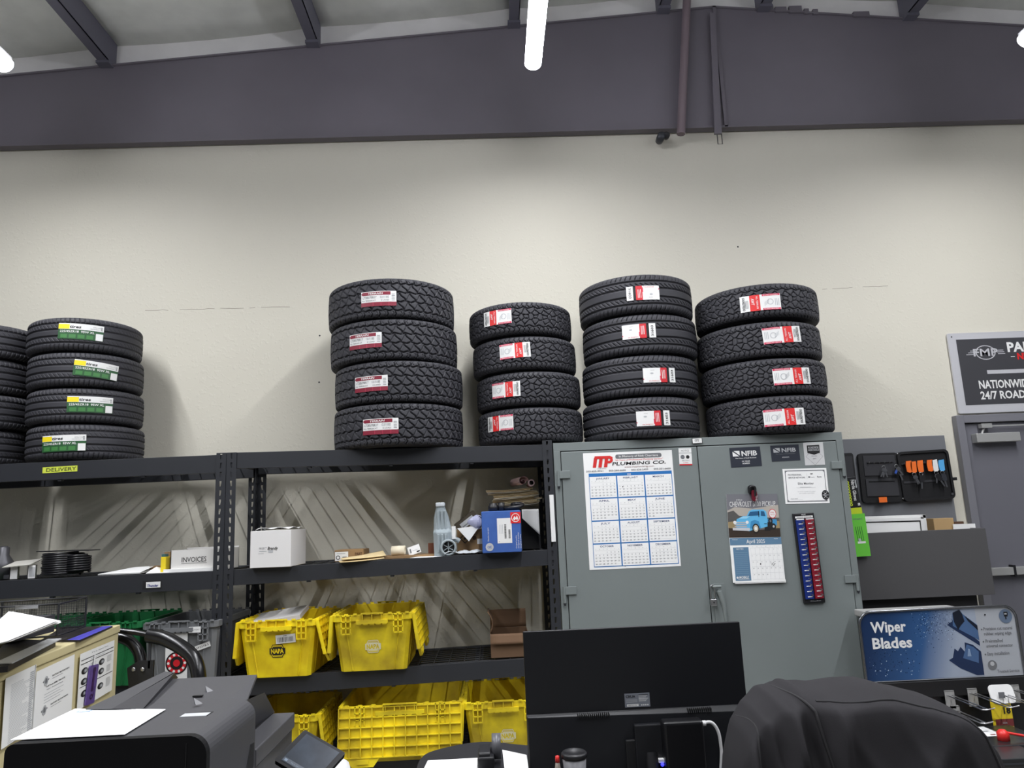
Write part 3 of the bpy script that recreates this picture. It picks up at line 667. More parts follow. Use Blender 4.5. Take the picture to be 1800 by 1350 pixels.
s = MB(); s.add([(-.15, -.03, .004), (.09, -.05, .004), (.10, .10, .03), (-.02, .12, .028)], [(0, 1, 2, 3)], PAPER); s.add([(-.15, -.03, .0), (.09, -.05, .0), (.10, .10, .01), (-.02, .12, .010)], [(0, 1, 2, 3)], PAPER)
o = s.build('loose_papers', loc=(p.x, 4.33, zm), solid=.002); tag(o, 'loose white papers lying between the cable coil and the INVOICES tray', 'papers')
p = P(262, 998, Y=4.30); s = MB(); s.box(-.05, .05, 0, .10, 0, .03, CARD, RZ(.1)); o = s.build('card_box', loc=(p.x, 4.42, zm)); tag(o, 'flat brown card box behind the INVOICES tray', 'box')
p0, p1 = P(301, 1000, Y=4.26), P(378, 1000, Y=4.26)
t = thing('document_tray', 'white cardboard tray marked INVOICES by hand, against the rack post', 'tray', (p0.x, 4.245, zm)); wd = .30
bx = mat('white_card', (214, 212, 208), .75)
s = MB(); s.box(0, wd, 0, .004, 0, .118, bx); s.box(0, wd, .22, .224, 0, .125, bx); s.box(0, .004, 0, .224, 0, .118, bx); s.box(wd-.004, wd, 0, .224, 0, .118, bx); s.box(0, wd, 0, .224, 0, .004, bx); s.build('tray', t)
s = MB(); s.text('INVOICES', .062, .052, .026, -0.0, BLACK, F(0, -.001, 0), wd=.135, bold=.3); s.rect(.06, .044, .14, .0018, 0, BLACK, F(0, -.001, 0)); s.build('lettering', t)
s = MB(); s.box(.02, wd-.01, .02, .20, .004, .114, PAPER); s.build('paper_stack', t)
s = MB(); s.box(-.028, wd-.05, -.02, .0, 0, .018, PAPER); s.build('lip', t)
p = P(297, 985, Y=4.3); s = MB(); s.box(-.015, .012, 0, .05, .0, .085, mat('yellow_box', (232, 206, 40), .5)); s.box(-.02, .014, .052, .09, 0, .11, CARD); s.box(-.012, .008, 0, .04, .085, .10, mat('teal', (60, 100, 100), .5)); o = s.build('glue_box', loc=(p.x-.012, 4.26, zm)); tag(o, 'small yellow and brown packet at the left end of the INVOICES tray', 'packet')
p = P(283, 998, Y=4.25); s = MB(); s.add([(-.07, -.02, 0), (.055, -.03, 0), (.055, .05, .0), (-.045, .05, .03)], [(0, 1, 2, 3)], PAPER); o = s.build('folded_card', loc=(p.x, 4.245, zm+.001), solid=.003); tag(o, 'folded white card lying in front of the yellow packet', 'card')
# ------------------------------------------------------------------ middle rack, middle shelf
def zm2(x): return z2mid(x)+.0
p0, p1 = P(439, 995, Y=4.16), P(510, 995, Y=4.16); X = (p0.x+p1.x)/2
def pr(s, M):
    s.text('PROJECT', .05, .098, .010, 0, GREYP, M, wd=.04); s.text('Brandy', .095, .094, .016, 0, BLACK, M, wd=.055, bold=1, shear=.2); s.rect(.10, .078, .025, .014, 0, LGREY, M); s.rect(.05, .086, .04, .003, 0, LGREY, M)
    s.rect(.045, .075, .03, .002, 0, LGREY, M)
t = carton('carton', 'plain white carton at the left end of the middle shelf', 'box', X, 4.165, zm2(X)+.001, .222, .30, .198, mat('white_carton', (222, 220, 218), .7), prints=pr); t.rotation_euler[2] = -.02
s = MB(); s.grid(lambda u, v: ((u-.5)*.20, .02+v*.22, .003+.012*abs(math.sin(7*u+4*v))), 10, 8, PAPER); o = s.build('crumpled_sheet', loc=(X+.01, 4.165, zm2(X)+.200), solid=.001); tag(o, 'crumpled white sheet lying on top of the plain white carton', 'paper')
p0, p1 = P(590, 977, Y=4.33), P(637, 977, Y=4.33); X = (p0.x+p1.x)/2
def pr(s, M):
    s.rect(.003, .004, .075, .05, 0, STK, M); s.ring(.02, .022, .008, .012, .0005, BLACK, M); s.rect(.045, .012, .025, .014, .0005, GREYP, M); s.rect(.012, .042, .05, .004, .0005, LGREY, M); s.text('PART', .118, .03, .016, .0005, mat('brown_print', (76, 50, 30), .7), M, wd=.04, bold=1)
carton('carton', 'small low brown carton with a white label on the middle shelf', 'box', X, 4.33, zm2(X)+.001, .165, .15, .064, CARD, prints=pr).rotation_euler[2] = -.05
man = mat('manila', (220, 198, 150), .8)
p = P(634, 985, Y=4.24); s = MB(); s.grid(lambda u, v: ((u-.5)*.24, (v-.5)*.15, .002+.022*(v+.4*u)*u), 8, 6, man); s.grid(lambda u, v: ((u-.5)*.24+.01, (v-.5)*.15+.012, .016+.022*(v+.4*u)*u), 8, 6, man); o = s.build('manila_envelope', loc=(p.x, 4.26, zm2(p.x)+.001), rot=(0, 0, .25), solid=.004); tag(o, 'tan manila envelope lying on the middle shelf in front of the low brown carton', 'envelope')
p = P(720, 980, Y=4.33); s = MB(); s.box(-.16, .16, -.08, .08, 0, .014, CARD, RZ(.06)); o = s.build('cardboard_sheet', loc=(p.x, 4.34, zm2(p.x)+.001)); tag(o, 'flat sheet of brown cardboard under the paper roll on the shelf', 'cardboard')
p = P(701, 966, Y=4.33); s = MB(); s.lathe([(.010, -.038), (.027, -.038), (.027, .038), (.010, .038), (.010, -.038)], mat('cream_paper', (232, 222, 196), .8), 20, RZ(-.1) @ RY(PI/2)); o = s.build('paper_roll', loc=(p.x, 4.32, zm2(p.x)+.0425)); tag(o, 'small cream paper roll lying on the brown cardboard sheet', 'roll')
p = P(730, 965, Y=4.32); s = MB(); s.box(-.035, .035, -.004, .004, 0, .05, STK); s.rect(-.025, .012, .008, .025, 0, GREYP, F(0, -.0045, 0)); s.rect(-.01, .02, .03, .003, 0, LGREY, F(0, -.0045, 0)); s.rect(.012, .006, .018, .008, 0, BLACK, F(0, -.0045, 0)); o = s.build('sachet', loc=(p.x, 4.32, zm2(p.x)+.017), rot=(-.35, -.30, 0)); tag(o, 'white printed packet leaning between the paper roll and the grey handset', 'packet')
p = P(750, 975, Y=4.25); s = MB(); s.flat([(-.09, -.03), (.0, -.04), (.10, -.03), (.0, .10)], 0, PAPER); o = s.build('paper_sheet', loc=(p.x, 4.24, zm2(p.x)+.002), rot=(.04, 0, 0), solid=.001); tag(o, 'folded white sheet at the shelf edge in front of the grey handset', 'paper')
# grey pump-like part
gpl = mat('pale_grey_plastic', (148, 158, 162), .4)
p = P(780, 970, Y=4.27)
t = thing('air_filter_housing', 'pale grey plastic housing with a dark round port standing on the shelf', 'housing', (p.x, 4.28, zm2(p.x)+.001))
s = MB()
def oc(wx, wy, z, ox=0, oy=0): c = min(wx, wy)*.25; return [(ox-wx/2+c, oy-wy/2, z), (ox+wx/2-c, oy-wy/2, z), (ox+wx/2, oy-wy/2+c, z), (ox+wx/2, oy+wy/2-c, z), (ox+wx/2-c, oy+wy/2, z), (ox-wx/2+c, oy+wy/2, z), (ox-wx/2, oy+wy/2-c, z), (ox-wx/2, oy-wy/2+c, z)]
s.loft([oc(.105, .09, 0), oc(.105, .09, .13, -.004), oc(.10, .06, .145, -.004, .01), oc(.085, .05, .21, -.01, .015), oc(.05, .045, .27, -.014, .015), oc(.045, .045, .295, -.014, .015)], gpl, cap1=True); s.build('body', t, bevel=.005)
s = MB()
for x in (-.026, -.004, .016): s.box(x-.006, x+.006, -.052, -.04, .02, .12, gpl); s.box(x-.007, x+.005, -.022, -.01, .145, .25, gpl)
s.build('ribs', t, bevel=.003)
s = MB(); s.box(-.040, .012, -.015, .045, .272, .296, mat('pale_cap', (196, 202, 206), .35)); s.build('cap', t, bevel=.006)
s = MB(); Mx = T(.030, -.045, .045) @ RX(PI/2); s.lathe([(.034, -.01), (.042, -.01), (.046, .02), (.034, .022), (.032, -.01)], gpl, 24, Mx); s.build('port_ring', t)
s = MB(); s.lathe([(0, 0), (.034, 0)], BLKP, 24, T(.030, -.052, .045) @ RX(PI/2))
for k in range(6): a = PI*k/3; s.box(-.002, .002, 0, .03, 0, .004, gpl, T(.030, -.053, .045) @ RX(PI/2) @ RZ(a))
s.build('port', t)
s = MB(); s.tube([(.05, 0, .09), (.075, 0, .085), (.09, 0, .075)], .014, gpl, 10); s.box(.048, .070, -.02, .0, .09, .16, STK); s.build('spout', t)
p = P(757, 965, Y=4.33); s = MB(); s.box(-.02, .02, 0, .05, 0, .07, mat('rust_brown', (112, 66, 44), .7)); o = s.build('brown_block', loc=(p.x, 4.40, zm2(p.x)+.001)); tag(o, 'small rust brown block behind the grey housing', 'block')
# parts box behind blue carton
p = P(830, 965, Y=4.36); X = p.x
def pr(s, M):
    s.flat([(.045, .055), (.075, .085), (.045, .115), (.015, .085)], 0, BLACK, M); s.flat([(.045, .061), (.069, .085), (.045, .109), (.021, .085)], .0005, CARD, M); s.rect(.04, .078, .012, .012, .001, BLACK, M); s.disc(.10, .085, .012, .0, mat('brown_print', (76, 50, 30), .7), M); s.rect(.115, .05, .05, .03, 0, STK, M)
carton('carton', 'brown carton with a hazard diamond behind the blue carton', 'box', X, 4.37, zm2(X)+.001, .17, .15, .135, CARD, prints=pr)
t = thing('open_box', 'tilted dark open box resting on the brown carton', 'box', (X-.012, 4.40, zm2(X)+.152), 0); t.rotation_euler = (0, -.62, .1); dkb = mat('dark_olive_card', (70, 62, 48), .7)
s = MB(); s.box(-.06, .075, 0, .004, 0, .06, dkb); s.box(-.06, .075, .09, .094, 0, .06, dkb); s.box(-.06, .075, 0, .094, .058, .062, dkb); s.box(-.064, -.06, 0, .094, 0, .06, dkb); s.build('box', t)
s = MB(); s.rect(-.04, .01, .09, .035, 0, LGREY, F(0, -.001, 0)); s.rect(-.035, .018, .06, .006, .0005, GREYP, F(0, -.001, 0)); s.build('label', t)
p = P(838, 920, Y=4.33); s = MB(); random.seed(5)
s.grid(lambda u, v: (.045*math.cos(2*PI*u)*math.sin(PI*v)*(1+.25*math.sin(9*u+7*v)), .035*math.sin(2*PI*u)*math.sin(PI*v), .035*math.cos(PI*v)*(1+.2*math.sin(11*u))), 16, 10, mat('bluish_plastic_film', (176, 178, 205), .3), smooth=False); o = s.build('plastic_bag', loc=(p.x, 4.335, zm2(p.x)+.175)); tag(o, 'crumpled bluish plastic bag on top of the brown carton', 'bag')
p = P(827, 930, Y=4.34); s = MB(); s.add([(-.075, -.02, .02), (.055, -.02, .03), (-.01, -.03, -.055), (-.02, .05, .02)], [(0, 1, 2), (0, 1, 3)], PAPER); o = s.build('torn_paper', loc=(p.x, 4.34, zm2(p.x)+.125), solid=.0015); tag(o, 'torn white paper draped over the brown carton front', 'paper')
p = P(820, 980, Y=4.24); s = MB(); s.grid(lambda u, v: ((u-.5)*.24, (v-.5)*.10, .004+.018*abs(math.sin(9*u+5*v)*math.cos(6*v-3*u))), 16, 8, mat('clear_film', (190, 194, 196), .15), smooth=False); o = s.build('film_scrap', loc=(p.x, 4.26, zm2(p.x)+.003), solid=.0008); tag(o, 'crinkled clear plastic film at the shelf edge left of the blue carton', 'film')
# blue carton
p0, p1 = P(849, 980, Y=4.13), P(917, 977, Y=4.13); X = (p0.x+p1.x)/2; wd = p1.x-p0.x+.004
blu = mat('blue_carton', (58, 96, 168), .6, rgb2=(50, 86, 156), vscale=10)
def pr(s, M):
    h = .215
    s.rect(.085, .05, .080, .135, 0, STK, M); vt = M @ Matrix.Translation((.135, .075, .0006)) @ RZ(PI/2)
    rnd = random.Random(2)
    for yy, n in ((0, 30), (.022, 24)):
        x = 0
        for k in range(n): q = rnd.choice((.0008, .0016)); s.rect(x, -yy, q, .011, 0, BLACK, vt); x += q+rnd.choice((.0008, .0016))
    for k in range(3): s.rect(.098+.008*k, .10, .002, .05, .0006, LGREY, M)
    s.text('4', .092, .056, .006, .0006, BLACK, M)
    s.rect(.160, .155, .056, .060, .0006, RED2, M); s.ring(.188, .185, .020, .0235, .0012, STK, M); s.flat([(.173, .178), (.183, .195), (.190, .183), (.196, .198), (.203, .178), (.196, .172), (.190, .178), (.182, .170)], .0012, STK, M)
    s.disc(.040, .032, .022, .0006, LGREY, M); s.text('OE', .040, .026, .012, .0012, blu, M, al='c', bold=1)
    vt = M @ Matrix.Translation((.038, .062, .0006)) @ RZ(PI/2); s.text('Genuine new part', 0, 0, .0075, 0, STK, vt, wd=.075)
    for k, L in enumerate((.07, .085, .075)):
        vt = M @ Matrix.Translation((.190+.012*k, .02, .0006)) @ RZ(PI/2); s.text('Original quality', 0, 0, .006, 0, STK, vt, wd=L)
t = carton('carton', 'worn blue carton with a red square emblem at the right end of the shelf', 'box', X, 4.14, zm2(X)-.0+.003, wd, .27, .225, blu, prints=pr, bev=.004); t.rotation_euler = (0, 0, -.05)
t = thing('sensor_plug', 'black plastic connector parts lying on top of the blue carton', 'connector', (X+.005, 4.22, zm2(X)+.229))
s = MB(); s.lathe([(0, 0), (.028, 0), (.028, .028), (.022, .034), (.022, .044), (0, .044)], BLKP, 16, T(-.045, 0, 0)); s.lathe([(0, 0), (.02, 0), (.02, .045), (0, .045)], BLKP, 16, T(.0, .0, 0)); s.build('body', t)
s = MB(); s.tube(spline([(.02, 0, .012), (.05, -.03, .014), (.10, -.03, .018), (.12, .0, .030), (.085, .02, .034), (.06, .0, .03)]), .011, BLKP, 8); s.build('cable', t)
# folders
p0, p1 = P(858, 895, Y=4.40), P(945, 895, Y=4.40); X = (p0.x+p1.x)/2+.02
random.seed(11); zf0 = zm2(X)+.242
fold = [mat('cream_folder', (242, 226, 190), .8), mat('pale_folder', (246, 236, 214), .8), mat('tan_folder', (232, 208, 164), .8)]
t = thing('carton', 'black crate holding up the pile of folders behind the blue carton', 'box', (X+.03, 4.48, zm2(X)+.001)); s = MB(); s.box(-.13, .11, 0, .20, 0, .235, BLKP); s.build('box', t)
for k in range(12):
    s = MB(); L = .27+random.uniform(-.03, .02); th = .007
    bendk = .010*k/12
    s.grid(lambda u, v: ((u-.5)*L, (v-.5)*.22, .022*(1-u)**2*(.5+.5*(k > 8))), 8, 3, fold[k % 3])
    s.grid(lambda u, v: ((u-.5)*L, (v-.5)*.22, th-.001+.022*(1-u)**2*(.5+.5*(k > 8))), 8, 3, fold[(k+1) % 3])
    o = s.build('folder', loc=(X+random.uniform(-.012, .012)-(0.03 if k > 8 else 0), 4.50+random.uniform(-.02, .02), zf0+.0022+k*.0085), rot=(0, -.10, random.uniform(-.05, .05)), solid=.0012)
    tag(o, ('topmost tan folder of the pile, its left end jutting out' if k == 11 else 'tan folder in the pile behind the blue carton'), 'folder', 'tan folders in the pile')
pk = mat('dusty_pink_paper', (222, 188, 188), .7); p = P(920, 866, Y=4.45)
s = MB()
sp = [(.032*(1-.035*k)*math.cos(k*.42), .032*(1-.035*k)*math.sin(k*.42)) for k in range(27)]
s.loft([[(x, -.09, z) for x, z in sp+[(x*.97, z*.97) for x, z in sp[::-1]]], [(x-.05, .16, z) for x, z in sp+[(x*.97, z*.97) for x, z in sp[::-1]]]], pk, cap0=False)
o = s.build('rolled_paper', loc=(p.x, 4.47, zf0+.155)); tag(o, 'rolled dusty pink paper on top of the folder pile', 'paper roll')
s = MB(); s.lathe([(.013, -.09), (.020, -.09), (.020, .14), (.013, .14)], pk, 16, RX(-PI/2)); o = s.build('rolled_paper', loc=(p.x+.047, 4.47, zf0+.142)); tag(o, 'thin rolled pink paper beside the larger pink roll, near the rack post', 'paper roll')
p = P(936, 910, Y=4.36); s = MB(); s.grid(lambda u, v: (-.06+.10*u, .04*math.sin(2*u), (.035-.13*u*v+.02*(1-v)-.03*(1-u)*v)), 8, 8, PAPER); o = s.build('hanging_sheet', loc=(p.x, 4.36, zm2(p.x)+.175), solid=.0008); tag(o, 'white sheet curling down from the folder pile at the rack post', 'paper')
# white insert in the yellow tote and open box on third shelf
p = P(485, 1095, Y=4.35); s = MB(); s.box(-.15, .15, -.10, .16, -.012, .012, mat('white_carton', (222, 220, 218), .7)); o = s.build('flat_carton', loc=(p.x, 4.36, yt1+.283), rot=(.10, -.12, .05)); tag(o, 'flat white carton lying in the yellow tote with the barcode', 'box')
p0, p1 = P(863, 1153, Y=4.27), P(921, 1153, Y=4.27); X = p0.x+.105; kr = mat('brown_kraft', (108, 82, 60), .85)
t = carton('carton', 'open brown carton with raised flaps beside the monitor', 'box', X, 4.26, z2third(X)+.002, .21, .26, .125, kr, flaps=True)
s = MB(); s.grid(lambda u, v: (-.105-.01*v+.02*math.sin(PI*v), u*.2+.03, .125+.115*v), 6, 8, kr); s.build('flap', t, solid=.004)
s = MB(); s.grid(lambda u, v: (-.105+.21*u, .26+.02*v, .125+.10*v), 4, 4, kr); s.build('flap', t, solid=.004)
s = MB(); s.grid(lambda u, v: (-.105+.21*u, -.002-.018*v, .126-.052*v), 4, 4, kr); s.build('flap', t, solid=.004)

# ------------------------------------------------------------------ grey steel cabinet
cabm = mat('grey_cabinet_enamel', (120, 127, 126), 0.38, bump=0.02, bscale=25, var=0.05, vscale=2)
CX0, CX1, CZ = .349, 2.018, 1.866
t = thing('steel_cabinet', 'tall grey two-door steel cabinet with the calendars on its doors', 'cabinet', (CX0, FY, 0)); W = CX1-CX0; D = .58
s = MB(); s.box(0, .038, 0, D, 0, CZ-.0462, cabm); s.box(W-.038, W, 0, D, 0, CZ-.0462, cabm); s.box(0, W, 0, D, CZ-.046, CZ, cabm); s.box(.0382, W-.0382, D-.012, D-.002, 0, CZ-.0465, cabm); s.box(.0382, W-.0382, .001, D-.02, 0, .08, cabm); s.box(0.03, W-.03, .012, .014, .05, CZ-.03, BLACK)
s.build('body', t, bevel=.003)
dz1 = CZ-.052; xs = P(1224.5, 784, Y=FY).x-CX0
for x0, x1, lf in ((.042, xs-.0025, 1), (xs+.0025, W-.042, 0)):
    s = MB(); s.box(x0, x1, -.006, .010, .09, dz1, cabm); dr = s.build('door', t, bevel=.003)
    for px, py in (((990, 828), (1002, 1031)) if lf else ((1456.8, 811.6), (1482, 1011))):
        zz = P(px, py, Y=FY).z; s = MB(); ex = x0 if lf else x1; sg = 1 if lf else -1
        s.box(min(ex-sg*.02, ex+sg*.045), max(ex-sg*.02, ex+sg*.045), -.016, -.006, zz-.042, zz, cabm); s.tube([(ex-sg*.022, -.012, zz), (ex-sg*.022, -.012, zz-.085)], .008, cabm, 8); s.tube([(ex-sg*.022, -.012, zz-.085), (ex-sg*.022, -.012, zz-.10)], [.010, .004], dgm, 8)
        s.build('hinge', dr, bevel=.002)
    if not lf:
        zz = P(1262, 1040, Y=FY).z; hx = P(1262, 1040, Y=FY).x-CX0; s = MB()
        s.box(hx-.03, hx+.035, -.012, -.006, zz-.16, zz+.045, cabm); s.tube([(hx, -.006, zz), (hx, -.045, zz)], .014, cabm, 12); s.tube([(hx-.005, -.045, zz+.006), (hx+.012, -.05, zz-.06), (hx+.016, -.045, zz-.15)], [.014, .012, .008], cabm, 10)
        s.tube([(hx-.035, -.01, zz+.03), (hx-.03, -.03, zz+.03), (hx+.01, -.03, zz+.03)], .008, cabm, 8)
        s.build('handle', dr)
q = P(1254, 1055, Y=FY-.03)
t = thing('padlock', 'small silver padlock hanging on the cabinet latch', 'padlock', (q.x, FY-.03, q.z))
s = MB(); s.tube(spline([(-.012, 0, 0), (-.012, 0, .04), (-.006, 0, .075), (.006, 0, .078), (.012, 0, .05), (.012, 0, 0)]), .0035, CHROME, 8); s.build('shackle', t)
s = MB(); s.box(-.018, .018, -.009, .009, -.03, .006, CHROME); s.disc(0, -.012, .004, 0, BLACK, F(0, -.0095, 0)); s.build('body', t, bevel=.004)
SY = FY-.0075
def sheet(name, label, cat, bl, br, tl, draw, Y=SY, thick=.0015, mt=PAPER, group=None, M=None, bev=0):
    """a flat printed sheet: three corners from the photo at depth Y"""
    Mx, wd, ht = frame(P(*bl, Y=Y), P(*br, Y=Y), P(*tl, Y=Y)) if M is None else M
    t = thing(name, label, cat, group=group, M=Mx)
    s = MB(); s.box(0, wd, 0, ht, -thick, 0, mt); s.build('sheet', t, bevel=bev)
    s = MB(); draw(s, wd, ht); o = s.build('print', t, loc=(0, 0, .0006))
    return t
BLU = mat('calendar_blue', (36, 110, 178), .5)
def dcal(s, w_, h):
    s.rect(.05*w_, .02*h, .93*w_, .80*h, 0, BLU)
    s.text('2025', .5*w_, .797*h, .012*h, .0006, STK, al='c', bold=1)
    mw, mh = .93*w_/3, .775*h/4
    for m_ in range(12):
        r, c = divmod(m_, 3); x = .05*w_+c*mw+.012*w_*.5; y = .02*h+(3-r)*mh+.007*h; ww = mw-.014*w_; hh = mh-.011*h
        s.rect(x, y, ww, hh, .0006, PAPER); s.text(calendar.month_name[m_+1].upper(), x+ww/2, y+hh*.86, hh*.085, .0012, mat('ink_blue', (46, 66, 110), .6), al='c', wd=ww*(.16+.05*len(calendar.month_name[m_+1])), bold=.5)
        for k, dn in enumerate('SMTWTFS'): s.text(dn, x+ww*(.08+.14*k), y+hh*.755, hh*.035, .0012, GREYP, al='c')
        first, nd = calendar.monthrange(2025, m_+1); first = (first+1) % 7
        for k in range(1, 6): s.rect(x+.04*ww, y+hh*(.72-.155*k+.14), ww*.92, hh*.006, .0009, LGREY)
        for dd in range(1, nd+1):
            q = first+dd-1; s.text(str(dd), x+ww*(.08+.14*(q % 7)), y+hh*(.60-.132*(q//7)), hh*.058, .0012, GREYP, al='c', bold=.6)
    x = .05*w_+mw*1.2; s.disc(.05*w_+mw+.06*w_, .02*h+3*mh+.125*h*.75, .007*w_*.9, .002, BLACK, n=8)
    RM = mat('logo_red', (206, 42, 40), .5)
    for k in range(3): s.flat([(.10*w_+.062*w_*k, .87*h), (.138*w_+.062*w_*k, .87*h), (.158*w_+.062*w_*k, .955*h), (.12*w_+.062*w_*k, .955*h)], .0006, RM)
    s.flat([(x_*w_, y_*h) for x_, y_ in ((.12, .945), (.31, .945), (.335, .955), (.30, .97), (.13, .97))], .0014, RM); s.ring(.285*w_, .935*h, .016*w_, .046*w_, .0010, RM, k=.85)
    s.flat([(x+.36*w_, y+.942*h) for x, y in rrect(.52*w_, .036*h, .017*h)], .0006, GREYP); s.text('In Memory of Rick Charriere', .62*w_, .952*h, .017*h, .0012, STK, wd=.44*w_, al='c', bold=.8)
    s.text('"60 Years of Professional Plumbing Service"', .62*w_, .922*h, .013*h, .0006, RM, wd=.54*w_, al='c', shear=.2)
    s.text('PLUMBING CO.', .62*w_, .884*h, .027*h, .0006, BLACK, wd=.60*w_, al='c', bold=1, shear=.25)
    s.text('www.mpplumbing.com', .62*w_, .860*h, .013*h, .0006, mat('dark_red', (110, 40, 40), .5), wd=.33*w_, al='c')
    s.text('CCB #3422', .20*w_, .856*h, .009*h, .0006, GREYP, wd=.10*w_, al='c')
    for k, n_ in enumerate(('503-655-9961', '503-244-6600', '503-636-2400', '503-251-6600')): s.text(n_, (.12+.252*k)*w_, .832*h, .014*h, .0006, GREYP, wd=.19*w_, al='c', bold=1)
sheet('wall_calendar', 'large white and blue year calendar with the red plumbing logo on the left door', 'calendar', (1036.5, 1002), (1197, 995), (1023.5, 797), dcal)
def nfib(year):
    def f(s, w_, h):
        k = STK if year else LGREY
        s.flat([(.09*w_, .80*h), (.30*w_, .55*h), (.09*w_, .55*h)], .0, k); s.flat([(.13*w_, .83*h), (.32*w_, .83*h), (.32*w_, .59*h)], 0, k)
        s.text('NFIB', .38*w_, .56*h, .24*h, 0, k, wd=.50*w_, bold=1.4)
        s.text('The Voice of Small Business', .5*w_, .42*h, .055*h, 0, k if year else GREYP, wd=.68*w_, al='c', bold=.6)
        if year: s.text('10 YEAR', .5*w_, .25*h, .065*h, 0, k, wd=.26*w_, al='c', bold=.8); s.text('MEMBER', .5*w_, .14*h, .065*h, 0, k, wd=.24*w_, al='c', bold=.8)
        else: s.text('MEMBER', .5*w_, .2*h, .07*h, 0, k, wd=.25*w_, al='c', bold=.6)
    return f
nvy = mat('charcoal_sticker', (44, 48, 58), .4)
sheet('membership_sticker', 'dark sticker with large white letters above a 10 YEAR MEMBER line', 'sticker', (1285.5, 822), (1339.5, 819), (1282, 787.5), nfib(True), mt=nvy)
sheet('membership_sticker', 'dark sticker with grey lettering right of the 10 YEAR sticker on the cabinet door', 'sticker', (1357, 811.5), (1407, 809), (1354, 783.5), nfib(False), mt=nvy)
def droad(s, w_, h):
    s.flat([(.17*w_, .88*h), (.80*w_, .90*h), (.80*w_, .54*h), (.5*w_, .46*h), (.17*w_, .54*h)], 0, BLACK); s.text('ROADSIDE', .49*w_, .74*h, .085*h, .0006, LGREY, wd=.52*w_, al='c', bold=1); s.text('ASSISTANCE', .49*w_, .63*h, .085*h, .0006, LGREY, wd=.54*w_, al='c', bold=1)
    s.ring(.5*w_, .38*h, .42*w_, .43*w_, .0006, BLACK, n=4); s.text('RELIABLE', .5*w_, .38*h, .04*h, 0, GREYP, wd=.28*w_, al='c'); s.text('24/7', .5*w_, .26*h, .05*h, 0, GREYP, wd=.18*w_, al='c', bold=1); s.text('call for service', .5*w_, .10*h, .03*h, 0, LGREY, wd=.4*w_, al='c')
lgs = mat('pale_grey_sticker', (200, 200, 200), .5)
sheet('assistance_sticker', 'pale grey sticker with a black shield at the top right of the cabinet', 'sticker', (1415.5, 818), (1450.5, 817), (1411, 778.5), droad, mt=lgs)
def dcert(s, w_, h):
    s.rect(.045*w_, .05*h, .91*w_, .90*h, 0, GREYP); s.flat([(x+.06*w_, y+.075*h) for x, y in rrect(.88*w_, .85*h, .05*w_)], .0005, PAPER)
    s.text('PROFESSIONAL', .11*w_, .80*h, .045*h, .001, GREYP, wd=.31*w_, bold=1); s.text('SERVICE NETWORK', .11*w_, .72*h, .045*h, .001, GREYP, wd=.39*w_, bold=1); s.rect(.54*w_, .70*h, .004*w_, .16*h, .001, LGREY)
    s.text('FMP', .62*w_, .82*h, .04*h, .001, BLACK, wd=.06*w_, bold=1); s.rect(.57*w_, .73*h, .04*w_, .04*h, .001, GREYP); s.text('Network', .62*w_, .73*h, .035*h, .001, GREYP, wd=.09*w_); s.text('Parts', .77*w_, .73*h, .045*h, .001, GREYP, wd=.10*w_, bold=1)
    s.text('Elite Member', .5*w_, .54*h, .06*h, .001, GREYP, wd=.36*w_, al='c', bold=.6); s.rect(.36*w_, .46*h, .25*w_, .008*h, .001, LGREY); s.rect(.28*w_, .45*h, .44*w_, .004*h, .001, LGREY)
    s.text('has met the standards of the program', .5*w_, .33*h, .025*h, .001, LGREY, wd=.40*w_, al='c'); s.text('and is a member in good standing', .5*w_, .28*h, .025*h, .001, LGREY, wd=.34*w_, al='c')
    s.text('Authorised', .12*w_, .13*h, .025*h, .001, GREYP, wd=.16*w_); s.rect(.12*w_, .11*h, .28*w_, .004*h, .001, LGREY)
    s.ring(.92*w_, .23*h, .03*w_, .085*w_, .001, BLACK, n=14, k=1.3); s.disc(.92*w_, .23*h, .025*w_, .001, GREYP)
    for k in range(6): a = PI*k/3; s.disc(.92*w_+.055*w_*math.cos(a), .23*h+.07*w_*math.sin(a), .012*w_, .0015, LGREY, n=8)
sheet('certificate', 'white framed certificate with grey border and black gear emblem on the right door', 'certificate', (1381, 886), (1458.5, 884), (1373.5, 824.5), dcert)
def dst(s, w_, h):
    s.rect(0, .70*h, w_, .025*h, 0, GREYP); s.text('NOTICE', .5*w_, .80*h, .1*h, 0, GREYP, wd=.6*w_, al='c'); s.disc(.28*w_, .48*h, .17*w_, 0, GREYP, n=10); s.disc(.68*w_, .48*h, .15*w_, 0, BLACK, n=6); s.text('BELDEN', .5*w_, .24*h, .07*h, 0, GREYP, wd=.55*w_, al='c'); s.rect(0, 0, w_, .07*h, 0, RED); s.text('CARE', .5*w_, .12*h, .05*h, 0, RED, wd=.4*w_, al='c')
sheet('small_sticker', 'small white sticker with a red bottom edge at the top of the left door', 'sticker', (1194.5, 818), (1217, 817.5), (1192.5, 788), dst, mt=STK)
def dst2(s, w_, h): s.rect(.05*w_, .08*h, .9*w_, .84*h, 0, STK); s.text('S15', .45*w_, .3*h, .4*h, .0006, BLACK, wd=.4*w_, al='c'); s.rect(.3*w_, .62*h, .4*w_, .12*h, .0006, GREYP)
sheet('tag_sticker', 'tiny black and white tag on the top rail of the cabinet above the door gap', 'sticker', (1217, 780), (1235, 779), (1216, 770.5), dst2, mt=BLACK)
